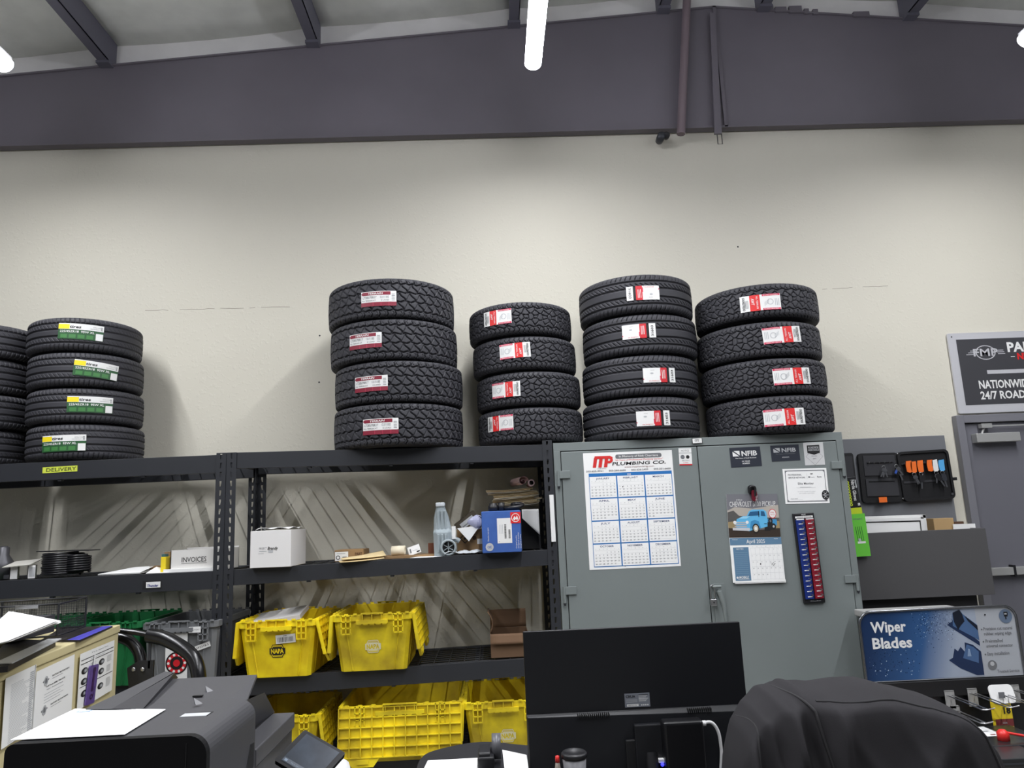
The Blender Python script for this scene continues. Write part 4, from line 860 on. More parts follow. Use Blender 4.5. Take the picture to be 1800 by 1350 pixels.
# pickup calendar
sky1, sky2, sky3 = mat('print_dusk', (112, 112, 118), .5), mat('print_haze', (176, 168, 158), .5), mat('print_straw', (150, 132, 96), .5)
hillp, soil = mat('print_hill', (84, 82, 80), .5), mat('print_soil', (52, 42, 34), .5); trk, trk2, trk3 = mat('print_sky_blue', (96, 178, 222), .4), mat('print_mid_blue', (64, 140, 190), .4), mat('print_deep_blue', (40, 90, 130), .4)
dusk = mat('print_steel_blue', (90, 124, 152), .5)
def dtruck(s, w_, h):
    U = lambda pts: [(x*w_, y*h) for x, y in pts]
    s.rect(0, 0, w_, h, 0, sky1); s.flat(U([(0, .32), (0, .62), (.15, .70), (.5, .66), (1, .74), (1, .32)]), .0003, sky2); s.flat(U([(0, .30), (0, .58), (.12, .62), (.22, .50), (.45, .46), (1, .44), (1, .30)]), .0005, hillp); s.flat(U([(0, .2), (0, .36), (.5, .40), (1, .36), (1, .2)]), .0007, sky3); s.flat(U([(0, 0), (0, .22), (.5, .16), (1, .20), (1, 0)]), .0009, soil)
    # bed, body, cab, nose
    s.flat(U([(.74, .22), (.74, .42), (.95, .40), (.95, .28), (.86, .20)]), .0012, trk2); s.flat(U([(.70, .14), (.70, .34), (.86, .34), (.88, .2), (.80, .14)]), .0014, BLACK)
    s.ring(.88*w_, .24*h, .02*w_, .045*w_, .0018, BLACK, k=1.3); s.disc(.88*w_, .24*h, .022*w_, .0018, LGREY)
    s.ring(.825*w_, .37*h, .018*w_, .042*w_, .0019, BLACK, k=1.4); s.disc(.825*w_, .37*h, .018*w_, .0019, GREYP)
    s.flat(U([(.36, .46), (.42, .60), (.48, .635), (.70, .635), (.755, .59), (.77, .44), (.76, .24), (.62, .20), (.40, .30)]), .0015, trk)
    s.flat(U([(.395, .49), (.44, .585), (.62, .60), (.62, .50)]), .0021, trk3); s.flat(U([(.645, .49), (.65, .60), (.715, .59), (.735, .48)]), .0021, trk3); s.rect(.60*w_, .46*h, .012*w_, .14*h, .0023, BLACK)
    s.flat(U([(.15, .30), (.17, .42), (.30, .49), (.44, .49), (.60, .45), (.62, .22), (.40, .14), (.16, .18)]), .0017, trk)
    s.flat(U([(.20, .43), (.30, .48), (.44, .485), (.36, .43)]), .0020, mat('print_pale_blue', (150, 208, 236), .4)); s.flat(U([(.42, .20), (.44, .36), (.52, .40), (.60, .36), (.63, .20)]), .0019, trk2)
    for k in range(3): s.flat(U([(.12, .24+.045*k), (.36, .235+.045*k), (.36, .262+.045*k), (.12, .268+.045*k)]), .0023, LGREY)
    s.flat(U([(.08, .165), (.40, .145), (.42, .19), (.40, .215), (.08, .225)]), .0025, mat('print_silver', (196, 198, 202), .4)); s.disc(.13*w_, .345*h, .032*w_, .0025, STK); s.disc(.37*w_, .345*h, .03*w_, .0025, STK)
    s.ring(.53*w_, .20*h, .03*w_, .068*w_, .0027, BLACK, k=1.35); s.ring(.53*w_, .20*h, .026*w_, .048*w_, .0029, mat('print_cream', (190, 180, 160), .5), k=1.35); s.disc(.53*w_, .20*h, .026*w_, .0029, STK, ry=.034*w_)
    s.rect(.70*w_, .30*h, .05*w_, .012*h, .0025, BLACK)
    s.disc(.875*w_, .535*h, .075*w_, .0012, RED, n=28, ry=.09*w_); s.disc(.875*w_, .535*h, .064*w_, .0016, STK, n=28, ry=.077*w_); s.text('FULL', .875*w_, .55*h, .03*h, .002, RED, wd=.07*w_, al='c', bold=1); s.text('SERVICE', .875*w_, .50*h, .025*h, .002, RED, wd=.085*w_, al='c')
    s.text('1951', .19*w_, .845*h, .035*h, .0008, STK, wd=.11*w_); s.text('CHEVROLET 3100 PICKUP', .5*w_, .71*h, .115*h, .0008, STK, wd=.90*w_, al='c')
def dapril(s, w_, h):
    s.rect(0, .83*h, w_, .16*h, 0, dusk); s.text('April 2025', .5*w_, .865*h, .085*h, .0006, STK, wd=.36*w_, al='c', bold=.4)
    s.text('MARCH', .10*w_, .945*h, .02*h, .0006, STK, wd=.1*w_, al='c'); s.text('MAY', .9*w_, .945*h, .02*h, .0006, STK, wd=.07*w_, al='c')
    s.rect(.05*w_, .04*h, .30*w_, .74*h, 0, dusk); s.text('NOTES', .18*w_, .73*h, .03*h, .0006, STK, wd=.14*w_, al='c')
    for k in range(12): s.rect(.08*w_, (.20+.042*k)*h, .24*w_, .006*h, .0006, mat('print_faint_blue', (130, 160, 184), .5))
    s.text('MOBILE', .21*w_, .09*h, .05*h, .0006, STK, wd=.18*w_, al='c', bold=1, shear=.2); s.disc(.09*w_, .11*h, .02*w_, .0006, STK); s.rect(.1*w_, .07*h, .22*w_, .008*h, .0006, STK)
    for k, dn in enumerate('SMTWTFS'): s.text(dn, (.43+.085*k)*w_, .78*h, .016*h, 0, GREYP, al='c')
    for r in range(6): s.rect(.39*w_, (.06+.14*r)*h, .59*w_, .003*h, 0, LGREY)
    for c in range(8): s.rect((.39+.0843*c)*w_, .06*h, .002*w_, .70*h, 0, LGREY)
    for dd in range(1, 31): q = dd+1; s.text(str(dd), (.405+.0843*(q % 7))*w_, (.715-.14*(q//7))*h, .022*h, .0004, GREYP)
    s.disc(.555*w_, .40*h, .012*w_, .0006, BLACK, n=8, ry=.02*h)
    rnd = random.Random(3)
    for k in range(9): x, y = .735+.08*rnd.random(), .35+.07*rnd.random(); s.flat([(x*w_, y*h), ((x+.03)*w_, (y+.012)*h), ((x+.028)*w_, (y+.022)*h)], .0006, BLACK)
Mt = frame(P(1281.5, 945, Y=SY-.004), P(1372, 943.5, Y=SY-.004), P(1275.5, 869, Y=SY-.004)); Ma = frame(P(1289, 1024.5, Y=SY-.012), P(1380.5, 1022, Y=SY-.012), P(1281.5, 945.5, Y=SY-.004))
t = thing('wall_calendar', 'hanging month calendar with the light blue pickup truck picture', 'calendar', M=Mt[0])
s = MB(); s.box(0, Mt[1], 0, Mt[2], -.002, 0, PAPER); s.build('picture_page', t)
s = MB(); dtruck(s, Mt[1], Mt[2]); s.build('truck_picture', t, loc=(0, 0, .0005))
R_ = Mt[0].inverted() @ Ma[0]; s = MB(); s.box(0, Ma[1], 0, Ma[2], -.006, 0, PAPER); s.box(.01, Ma[1]+.004, -.006, .01, -.006, -.002, PAPER); o = s.build('month_page', t); o.matrix_local = R_
s = MB(); dapril(s, Ma[1], Ma[2]); o = s.build('month_print', t); o.matrix_local = R_ @ T(0, 0, .0006)
q = P(1322, 866, Y=SY-.01)
t = thing('magnetic_clip', 'black and dark red magnetic clip holding up the pickup calendar', 'clip', (q.x, SY-.006, q.z)); t.rotation_euler = (PI/2, 0, 0)
s = MB(); s.prism(rrect(.04, .05, .015, -.022, -.008), 0, .010, BLKP); s.tube(spline([(-.018, .0, .01), (-.012, .03, .02), (.006, .034, .022), (.014, .02, .02), (.010, -.02, .016)]), .007, BLKP, 8); s.build('body', t)
s = MB(); s.prism(rrect(.030, .062, .012, -.008, -.048), .008, .020, mat('dark_red_plastic', (96, 18, 34), .35)); s.text('Snip', 0, 0, .012, .0206, LGREY, T(.012, -.018, 0) @ RZ(-PI/2), wd=.03); s.build('lever', t, bevel=.003)
# thread gauge
Mg = frame(P(1412, 1061, Y=SY), P(1449.5, 1058.5, Y=SY), P(1400, 902.5, Y=SY)); w_, h = Mg[1], Mg[2]
t = thing('thread_gauge', 'black strip with blue and red columns of small pins on the right door', 'gauge', M=Mg[0]); gb, gr = mat('gauge_blue', (26, 48, 122), .4), mat('gauge_red', (136, 26, 42), .4)
s = MB(); s.box(0, w_, 0, h, -.004, .014, BLKP); s.build('body', t, bevel=.004)
for x, m_, nm in ((.08*w_, gb, 'metric_column'), (.53*w_, gr, 'inch_column')):
    s = MB(); s.box(x, x+.39*w_, .05*h, .93*h, .014, .022, m_)
    for k in range(15):
        y = .07*h+k*.0575*h; s.box(x+.10*w_, x+.31*w_, y, y+.009*h, .022, .023, STK); s.tube([(x+.28*w_, y+.024*h, .018), (x+.28*w_, y+.022*h, .040)], .0048, CHROME, 8); s.box(x+.02*w_, x+.36*w_, y+.036*h, y+.038*h, .022, .0225, mat('gauge_line', (20, 24, 50), .5))
    s.build(nm, t)
s = MB(); s.rect(.08*w_, .945*h, .84*w_, .022*h, .0148, STK); s.text('NUT', .5*w_, .975*h, .013*h, .0148, STK, wd=.2*w_, al='c', bold=1); s.rect(.10*w_, .925*h, .36*w_, .012*h, .0225, STK); s.rect(.55*w_, .925*h, .36*w_, .012*h, .0225, STK)
s.text('THREAD CHECKER', .5*w_, .95*h, .010*h, .0152, BLACK, wd=.7*w_, al='c'); s.text('Checker', .55*w_, .02*h, .010*h, .0148, LGREY, wd=.5*w_, al='c'); s.build('print', t)
s = MB(); a = P(966.5, 870, Y=FY-.0); c2 = P(977, 952, Y=FY); s.box(a.x-.004, a.x+.020, FY-.01, FY-.005, c2.z, a.z, STK); o = s.build('paper_strip'); tag(o, 'narrow white paper strip on the left edge of the grey cabinet', 'paper')

# ------------------------------------------------------------------ right of the cabinet
dgrey = mat('charcoal_paint', (110, 112, 116), .5, bump=.02, bscale=40); dgrey2 = mat('dark_grey_laminate', (80, 79, 80), .5)
a, b2 = P(1470, 768, Y=4.80), P(1660, 765, Y=4.80); q = P(1690, 945, Y=4.80); s = MB()
s.box(2.15, b2.x, 4.80, 4.84, .9, b2.z, dgrey); o = s.build('backing_board', bevel=.003); tag(o, 'dark grey board on the wall behind the open key cases', 'board')
kb = mat('black_leatherette', (22, 22, 24), .5); pocket = mat('dark_pocket', (46, 46, 50), .7)
def fr(bl, br, tl, Y): return frame(P(*bl, Y=Y), P(*br, Y=Y), P(*tl, Y=Y))
def leaf(t, M0, bl, br, tl, nm):
    Mx, w_, h = fr(bl, br, tl, 4.765); o = MB(); o.prism(rrect(w_, h, .03), -.03, -.012, kb); o.prism(rrect(w_, h, .03), -.012, .0, kb)
    x = o.build(nm, t); x.matrix_world = Mx; return Mx, w_, h
Mx, w_, h = fr((1519, 884), (1589, 882), (1510, 797), 4.765); Mr = fr((1590, 882), (1681, 876), (1588, 794), 4.765)
t = thing('key_case', 'open black zip key case with hooks, spread on the dark board', 'key case', M=Mx)
s = MB(); s.prism(rrect(w_, h, .02), -.032, -.012, kb); s.ring(0, 0, 0, 0, 0, kb); s.build('left_leaf', t)
s = MB(); s.box(.03, w_-.02, .04, .48*h, -.012, -.006, pocket); s.box(.03, w_-.02, .54*h, .95*h, -.012, -.008, pocket); s.box(.05, w_-.04, .42*h, .435*h, -.006, -.001, kb); s.box(.05, w_-.04, .80*h, .815*h, -.008, -.001, kb)
for k in range(6): s.tube([(.06+k*.034, .80*h, -.004), (.06+k*.034, .79*h, .008), (.06+k*.034, .80*h+.008, .012)], .0018, STEEL, 5)
s.build('pocket_panel', t, bevel=.003)
Rl = Mx.inverted() @ Mr[0]; w2, h2 = Mr[1], Mr[2]; s = MB(); s.prism(rrect(w2, h2, .03), -.032, -.012, kb)
fr2 = rrect(w2, h2, .03); fi = rrect(w2-.03, h2-.03, .02, .015, .015)
s.add([(x, y, 0) for x, y in fr2]+[(x, y, 0) for x, y in fi]+[(x, y, -.012) for x, y in fr2]+[(x, y, -.012) for x, y in fi], [f for i in range(len(fr2)) for j in [(i+1) % len(fr2)] for n_ in [len(fr2)] for f in ((i, j, n_+j, n_+i), (i, 2*n_+i, 2*n_+j, j), (n_+i, n_+j, 3*n_+j, 3*n_+i))], kb)
o = s.build('right_leaf', t); o.matrix_local = Rl
s = MB(); s.box(.02, w2-.03, .74*h2, .765*h2, -.012, -.002, pocket); s.box(.02, w2-.04, .36*h2, .40*h2, -.012, -.008, pocket)
for k in range(8): s.tube([(.035+k*.032, .75*h2, -.004), (.035+k*.032, .74*h2, .010), (.035+k*.032, .75*h2+.008, .014)], .0018, STEEL, 5)
o = s.build('hook_bar', t); o.matrix_local = Rl
s = MB(); s.box(w2-.005, w2+.035, .36*h2, .42*h2, -.02, -.012, kb); s.disc(w2-.02, .03, .008, .001, CHROME, n=10); o = s.build('zip_tab', t); o.matrix_local = Rl
s = MB()
for yy in (.02, h-.01): s.lathe([(0, 0), (.006, 0), (.006, .004), (0, .004)], CHROME, 10, T(w_+.002, yy, -.010))
s.build('rivets', t)
Mz = fr((1486, 884), (1510, 883), (1478, 797), 4.77); s = MB(); s.prism(rrect(Mz[1], Mz[2], .015), -.032, 0, kb); s.box(.0, Mz[1]-.012, .01, Mz[2]-.02, 0, .004, pocket)
o = s.build('key_case'); o.matrix_world = Mz[0]; tag(o, 'closed black key case half hidden behind the cabinet edge', 'key case')
org, cblu = mat('orange_plastic', (236, 112, 40), .5), mat('light_blue_plastic', (84, 164, 218), .5)
def keyset(px, py, tagm, label, nk=2, fob=None, th=.062):
    q = P(px, py, Y=4.755); t = thing('key_set', label, 'keys', (q.x, 4.752, q.z), group='keys hanging in the black cases'); t.rotation_euler = (0, random.uniform(-.08, .08), 0); t.scale = (1.4, 1.2, 1.22)
    s = MB()
    if tagm:
        s.prism([(-.012, 0), (.013, .004), (.014, -th+.006), (.006, -th), (-.009, -th+.003), (-.014, -th*.4)], 0, .004, tagm, F(0, 0, 0)); s.build('key_tag', t)
        s = MB()
        y0 = -th
    else: y0 = 0
    if nk:
        s.tube([(.009*math.cos(k*PI/6), -.004, y0-.008+.009*math.sin(k*PI/6)) for k in range(12)], .0014, CHROME, 5, closed=True); s.build('key_ring', t)
        for k in range(nk):
            s = MB(); a = random.uniform(-.5, .6); Mk = T(0, -.006-.002*k, y0-.016) @ RY(a)
            if fob and k == 0: s.prism(rrect(.022, .038, .008, -.011, -.036), -.004, .004, fob, Mk @ RX(PI/2)); s.prism([(-.004, -.036), (.004, -.036), (.003, -.07), (-.003, -.07)], -.001, .001, CHROME, Mk @ RX(PI/2)); s.build('car_key', t, bevel=.001)
            else:
                s.disc(0, -.008, .011, .001, CHROME, Mk @ RX(PI/2), n=12); s.prism([(-.0045, -.016), (.0045, -.016), (.004, -.045), (-.002, -.047)], -.001, .001, CHROME, Mk @ RX(PI/2)); s.build('key', t)
    return t
for a in ((1596, 811, org, 'crumpled orange tag, leftmost on the hook bar of the key case', 0, None, .060), (1604, 812, org, 'second orange tag from the left with a bunch of silver keys below', 2, None, .058), (1616, 810, org, 'third orange tag from the left with a long dark key below', 1, BLKP, .062),
          (1633, 809, org, 'orange tag hanging left of the white tag', 0, None, .060), (1641, 809, STK, 'white tag with dark car keys below it', 2, BLKP, .060), (1653, 809, cblu, 'light blue tag at the right end of the hook bar', 1, dgm, .058),
          (1552, 819, None, 'bunch of silver keys hanging in the left leaf of the key case', 3, None, 0), (1574, 817, None, 'keys with a black car fob hanging next to the case hinge', 3, BLKP, 0)): keyset(*a)
q = P(1577, 825, Y=4.74); s = MB(); s.box(-.006, .006, -.003, .003, -.03, 0, mat('blue_tag', (50, 84, 170), .5), RY(.5)); o = s.build('blue_key_tag', loc=(q.x, 4.742, q.z)); tag(o, 'small blue strip beside the black car fob in the key case', 'key tag')
s = MB(); q0 = P(1546, 884, Y=4.75); s.box(0, .052, -.002, .002, 0, .034, org); o = s.build('orange_note', loc=(q0.x, 4.752, q0.z+.002)); tag(o, 'blank orange note on the lower pocket of the key case', 'note')
# wall bin
a, b2 = P(1500, 937, Y=4.52), P(1732, 928, Y=4.52); lo = P(1725, 1046, Y=4.52).z
t = thing('wall_bin', 'wide dark grey open bin mounted below the key cases', 'bin', (2.06, 4.52, lo)); bw = b2.x-2.06; bh = b2.z-lo
s = MB(); s.box(0, bw, 0, .018, 0, bh, dgrey2); s.build('front_panel', t, bevel=.002)
s = MB(); s.box(0, .018, .018, .28, 0, bh, dgrey2); s.build('side_panel', t); s = MB(); s.box(bw-.018, bw, .018, .28, 0, bh, dgrey2); s.build('side_panel', t); s = MB(); s.box(0.018, bw-.018, .018, .28, 0, .018, dgrey2); s.build('bottom_panel', t)
t = thing('bin_gap_block', 'black block filling the dark gap under the dark grey bin', 'cabinet', (2.10, 4.57, 0)); s = MB(); s.box(0, .80, 0, .25, 0, lo-.004, mat('black_laminate_and_gap', (24, 24, 26), .6)); s.build('body', t)  # solid block; the shade of the open gap is put into its black colour
# picture frames and carton inside the bin
for k, (bl, br, tl, Y, m_) in enumerate((((1515, 945), (1632, 941), (1522, 908), 4.60, STK), ((1515, 945), (1628, 942), (1522, 911), 4.575, LGREY))):
    Mx, w_, h = fr(bl, br, tl, Y); Mx = Mx @ T(0, -.16, 0); h += .16
    t = thing('picture_frame', ('rear white picture frame standing in the dark grey bin' if k == 0 else 'front picture frame with black inner line standing in the dark grey bin'), 'picture frame', M=Mx, group='frames in the bin')
    s = MB(); z = 0
    for x0, x1, y0, y1 in ((0, w_, h-.022, h), (0, .022, 0, h), (w_-.022, w_, 0, h), (0, w_, 0, .022)): s.box(x0, x1, y0, y1, -.018, 0, m_ if k == 0 else STK)
    s.build('frame', t, bevel=.002)
    s = MB(); s.box(.02, w_-.02, .02, h-.02, -.012, -.006, PAPER); s.build('picture', t)
    s = MB()
    for x0, x1, y0, y1 in ((.022, w_-.022, h-.028, h-.022), (.022, .027, .02, h-.02), (w_-.027, w_-.022, .02, h-.02)): s.box(x0, x1, y0, y1, -.008, -.004, BLACK)
    s.build('inner_line', t)
p = P(1657, 928, Y=4.68); carton('carton', 'small kraft carton poking out of the right half of the bin', 'box', p.x, 4.66, lo+.02, .125, .09, p.z-lo+.04, mat('kraft_card', (178, 148, 104), .85), rz=-.05)
p = P(1690, 928, Y=4.66); s = MB(); s.box(-.07, .07, 0, .006, 0, p.z-lo+.005, PAPER, RY(.02)); s.box(-.05, .02, .02, .06, 0, p.z-lo+.02, mat('dark_brown_card', (84, 58, 40), .8)); o = s.build('card_stack', loc=(p.x, 4.64, lo+.02)); tag(o, 'white and brown cards in the right end of the bin', 'cards')
# gloves box and green card
Mx, w_, h = fr((1501, 904), (1516, 902.5), (1491, 839), 4.50)
lime = mat('lime_print', (196, 214, 40), .5)
t = thing('glove_box', 'black and lime box of nitrile gloves standing on end beside the cabinet', 'box', M=Mx @ T(-.05, 0, 0)); w_ += .05
s = MB(); s.box(0, w_, 0, h, -.06, 0, BLKP); s.build('box', t, bevel=.002)
s = MB(); s.rect(0, 0, w_, .17*h, .0006, lime); s.text('6 MIL', w_*.98, .17*h, .05*h, .0012, BLACK, al='r', wd=.066, bold=1)
s.text('Nitrile Gloves', 0, 0, .020, .0010, STK, T(w_-.036, .92*h, 0) @ RZ(-PI/2), wd=.56*h, bold=1); s.rect(w_-.012, .70*h, .007, .22*h, .0008, LGREY); s.rect(w_-.018, .22*h, .014, .07*h, .0008, STK); s.text('L', w_-.011, .235*h, .04*h, .0014, BLACK, al='c', bold=1)
for k in range(9): s.disc(w_-.058, (.26+.075*k)*h, .009, .0008, lime, n=10); s.disc(w_-.058, (.26+.075*k)*h, .004, .0014, BLACK, n=8)
s.build('print', t)
lg = mat('bright_green_card', (106, 200, 66), .5); Mx, w_, h = fr((1503, 979), (1531, 977), (1495.5, 904), 4.49)
t = thing('card_holder', 'bright green card with an empty cut-out pocket below the glove box', 'card', M=Mx); s = MB(); s.box(-.01, w_, 0, h, -.003, 0, lg); s.build('card', t)
s = MB(); s.text('OUTGOING', .5*w_, .86*h, .035*h, .0006, GREYP, wd=.6*w_, al='c', bold=1)
for k in range(4): s.flat([((.28+.12*k)*w_, .70*h), ((.31+.12*k)*w_, .70*h), ((.36+.12*k)*w_, .36*h), ((.33+.12*k)*w_, .36*h)], .0006, GRN)
s.rect(.3*w_, .30*h, .5*w_, .05*h, .0008, STK); s.flat([(.36*w_, .42*h), (.5*w_, .42*h), (.54*w_, .36*h), (.38*w_, .34*h)], .0010, LGREY); s.build('print', t)

# ------------------------------------------------------------------ door
drm = mat('grey_door_paint', (104, 104, 111), .45, bump=.02, bscale=20); frm = mat('grey_frame_paint', (116, 116, 122), .45)
a = P(1677, 731, Y=4.82); zt = a.z; x0 = a.x
d0 = struct(bpy.data.objects.new('door_1', None)); COL.objects.link(d0); d0.location = (x0, WALLY, 0)
fwid = .052
s = MB(); s.box(0, fwid, -.05, .0, 0, zt, frm); s.box(fwid, 1.06, -.05, 0, zt-.052, zt, frm); s.box(1.01, 1.06, -.05, 0, 0, zt-.052, frm); s.build('door_frame', d0, bevel=.003)
s = MB(); s.box(fwid+.004, 1.006, -.026, -.002, 0.005, zt-.056, drm); s.build('door_leaf', d0, bevel=.002)
p, q = P(1718, 778, Y=4.77), P(1792, 759, Y=4.77); alu = mat('satin_aluminium', (176, 176, 174), .4, .4)
s = MB(); s.box(p.x-x0, q.x-x0, -.085, -.026, p.z, q.z, alu); dc = s.build('door_closer', d0, bevel=.004)
s = MB(); hz = P(1745, 748, Y=4.77).z; s.box(p.x-x0+.05, p.x-x0+.12, -.075, -.04, hz-.012, hz+.016, alu); s.box(p.x-x0+.11, .9, -.062, -.050, hz-.004, hz+.004, alu); s.tube([(p.x-x0+.085, -.05, hz), (p.x-x0+.06, -.05, q.z)], .008, alu, 8); s.build('closer_arm', dc)
p = P(1732, 1013, Y=4.78); q = P(1732, 1001, Y=4.78); s = MB(); s.box(p.x-x0, .95, -.07, -.026, p.z, q.z+.006, alu); s.box(p.x-x0+.19, p.x-x0+.205, -.075, -.026, p.z-.01, q.z+.02, BLKP); s.build('push_bar', d0, bevel=.003)
# ------------------------------------------------------------------ sign
Mx, w_, h = frame(P(1691.5, 727, Y=4.83), P(1691.5, 727, Y=4.83)+Vector((1.2, 0, 0)), P(1675.5, 586, Y=4.83))
t = thing('wall_sign', 'silver-framed dark sign offering nationwide 24/7 roadside service, above the door', 'sign', M=F(P(1691.5, 727, Y=4.83).x-.022, 4.83, P(1691.5, 727, Y=4.83).z)); 
brush = mat('brushed_silver', (206, 206, 210), .35, .25); sgn = mat('sign_charcoal', (62, 62, 66), .45)
s = MB(); s.prism(rrect(w_, h, .012), -.012, 0, brush); s.build('frame', t)
s = MB(); s.rect(.055, .055, w_-.11, h-.10, .001, sgn); s.build('panel', t)
s = MB(); cx, cy = .245, .40*h+.19
s.ring(cx, cy, .062, .070, .002, brush, k=.72); s.text('FMP', cx, cy-.024, .05, .003, brush, wd=.17, al='c', bold=.9, shear=.0)
for k in range(3):
    s.rect(cx-.135+.015*k, cy-.014+.012*k, .05, .005, .0025, brush); s.rect(cx+.085-.005*k, cy-.014+.012*k, .05, .005, .0025, brush)
s.build('emblem', t)
s = MB(); s.text('PARTS', .40, cy+.0, .062, .002, STK, wd=.27, bold=2); s.text('NETWORK', .46, cy-.055, .042, .002, RED2, wd=.30, bold=2); s.rect(.415, cy-.038, .028, .005, .002, STK)
s.rect(.235, .262, .78, .026, .002, brush)
s.text('NATIONWIDE WARRANTY', .165, .165, .052, .002, STK, wd=.70, bold=1.5); s.text('24/7 ROADSIDE ASSISTANCE', .165, .092, .050, .002, STK, wd=.80, bold=1.5); s.build('lettering', t)
s = MB(); s.disc(.028, h-.025, .005, .001, BLACK); s.build('screw', t)

# ------------------------------------------------------------------ wiper blade display
WY = 3.60
pa = P(1527, 1200, Y=WY); pt = P(1512, 1076, Y=WY); pr_ = P(1797, 1178, Y=WY)
w_ = pr_.x-pa.x+.02; h = pt.z-pa.z
blackm = mat('black_steel', (20, 20, 22), .45)
t = thing('display_rack', 'black wiper blade display stand with a blue header sign', 'display', (pa.x, WY, 0)); zb_ = pa.z
s = MB(); s.box(-.01, w_+.4, .01, .03, .1, zb_-.0, blackm); s.box(-.01, w_+.4, -.01, .05, zb_-.075, zb_-.004, blackm); s.build('back_panel', t, bevel=.003)
s = MB(); s.box(-.01, w_+.4, -.25, .05, 0, .06, blackm); s.build('base', t)
Mh = F(-.012, -.004, zb_); s = MB()
def spts(zz): return None
pl = []
for i in range(7): a = PI-PI/2*i/6; pl.append((.06+.06*math.cos(a), h-.06+.06*math.sin(a)))
for i in range(7): a = PI/2-PI/2*i/6; pl.append((w_-.06+.06*math.cos(a), h-.06+.06*math.sin(a)))
outl = [(0, 0)]+pl+[(w_, 0)]
s.tube([Mh @ Vector((x, y, 0)) for x, y in outl], .006, mat('dark_chrome', (120, 122, 126), .25, .9), 10); s.build('header_frame', t)
db, mb_, lb_ = mat('sign_navy', (18, 52, 104), .3), mat('sign_blue', (42, 88, 148), .3), mat('sign_pale_blue', (128, 150, 178), .3)
s = MB(); s.prism([(x, y) for x, y in outl], -.010, -.004, mat('sign_panel_grey', (168, 172, 178), .3), Mh)
hp = s.build('header_panel', t)
gm_ = bpy.data.materials.new('sign_blue_print'); gm_.use_nodes = True; nt = gm_.node_tree; b = nt.nodes['Principled BSDF']; b.inputs['Roughness'].default_value = .3
tc = nt.nodes.new('ShaderNodeTexCoord'); sp_ = nt.nodes.new('ShaderNodeSeparateXYZ'); ma = nt.nodes.new('ShaderNodeMath'); ma.operation = 'MULTIPLY_ADD'; cr = nt.nodes.new('ShaderNodeValToRGB')
nt.links.new(tc.outputs['Object'], sp_.inputs[0]); nt.links.new(sp_.outputs['X'], ma.inputs[0]); ma.inputs[1].default_value = 1.75
m2 = nt.nodes.new('ShaderNodeMath'); m2.operation = 'MULTIPLY'; m2.inputs[1].default_value = -.55; nt.links.new(sp_.outputs['Y'], m2.inputs[0]); nt.links.new(m2.outputs[0], ma.inputs[2]); nt.links.new(ma.outputs[0], cr.inputs['Fac'])
e = cr.color_ramp.elements; e[0].position = 0.0; e[0].color = lin((20, 46, 84)); e[1].position = 1.0; e[1].color = lin((158, 166, 180)); x_ = cr.color_ramp.elements.new(.42); x_.color = lin((46, 84, 132)); x_ = cr.color_ramp.elements.new(.72); x_.color = lin((154, 164, 180))
nt.links.new(cr.outputs['Color'], b.inputs['Base Color'])
s = MB(); xe = .745*w_
s.flat([(.006, .004)]+[(x+.006*(1-x/.06) if x < .06 else x, y-.006) for x, y in pl[:7]]+[(xe, h-.006), (xe+.0, .004)], .0, gm_)
o = s.build('picture', hp); o.matrix_local = Mh @ T(0, 0, -.003)
s = MB()
s.text('Wiper', .062*w_*1.1, .70*h, .145*h, 0, STK, wd=.225*w_, bold=1.6); s.text('Blades', .062*w_*1.1, .47*h, .145*h, 0, STK, wd=.25*w_, bold=1.6)
lx = .765*w_
s.text('Precision cut natural', lx+.012, .655*h, .045*h, 0, GREYP, maxw=.185*w_, bold=.6); s.text('rubber wiping edge', lx+.012, .585*h, .045*h, 0, GREYP, maxw=.175*w_, bold=.6); s.text('Preinstalled', lx+.014, .48*h, .045*h, 0, GREYP, maxw=.11*w_, bold=.6); s.text('universal connector', lx+.014, .41*h, .045*h, 0, GREYP, maxw=.17*w_, bold=.6); s.text('Easy installation', lx+.014, .30*h, .045*h, 0, GREYP, maxw=.14*w_, bold=.6)
for yy in (.67, .495, .315): s.disc(lx+.004, yy*h, .004, 0, GREYP, n=8)
s.text('Trusted Service', .83*w_, .05*h, .04*h, 0, GREYP, maxw=.14*w_, bold=.4)
s.disc(.935*w_, .845*h, .032, 0, mat('emblem_blue_grey', (96, 112, 134), .5)); s.rect(.925*w_, .84*h, .018, .012, .0006, BLACK); s.rect(.931*w_, .80*h, .006, .03, .0006, BLACK); s.rect(.924*w_, .865*h, .02, .014, .0006, BLACK); s.rect(.928*w_, .869*h, .012, .006, .001, LGREY)
s.disc(.805*w_, .16*h, .022, 0, GREYP); s.disc(.805*w_, .18*h, .010, .0006, LGREY); s.disc(.805*w_, .88*h, .004, .0006, BLACK)
o = s.build('lettering', hp); o.matrix_local = Mh @ T(0, 0, -.0024)
s = MB(); rnd = random.Random(8)
def drop(x, y, r): s.disc(x, y, r, 0, mat('droplet_dark', (30, 48, 74), .2) if rnd.random() < .6 else mat('droplet_light', (170, 190, 214), .2), n=8)
for k in range(420):
    u = rnd.gauss(.50, .085); v = rnd.gauss(.78, .12)
    if .06 < u < .72 and .1 < v < .97 and not (.05 < u < .34 and .44 < v < .9): drop(u*w_, v*h, rnd.uniform(.0006, .0022))
for k in range(120):
    u = rnd.uniform(.03, .35); v = rnd.uniform(.06, .46)
    drop(u*w_, v*h, rnd.uniform(.0006, .0026))
o = s.build('water_drops', hp); o.matrix_local = Mh @ T(0, 0, -.0027)
s = MB(); wd1, wd2, wd3 = mat('wiper_navy', (26, 44, 78), .4), mat('wiper_dark', (16, 24, 40), .4), mat('wiper_steel', (70, 98, 138), .4)
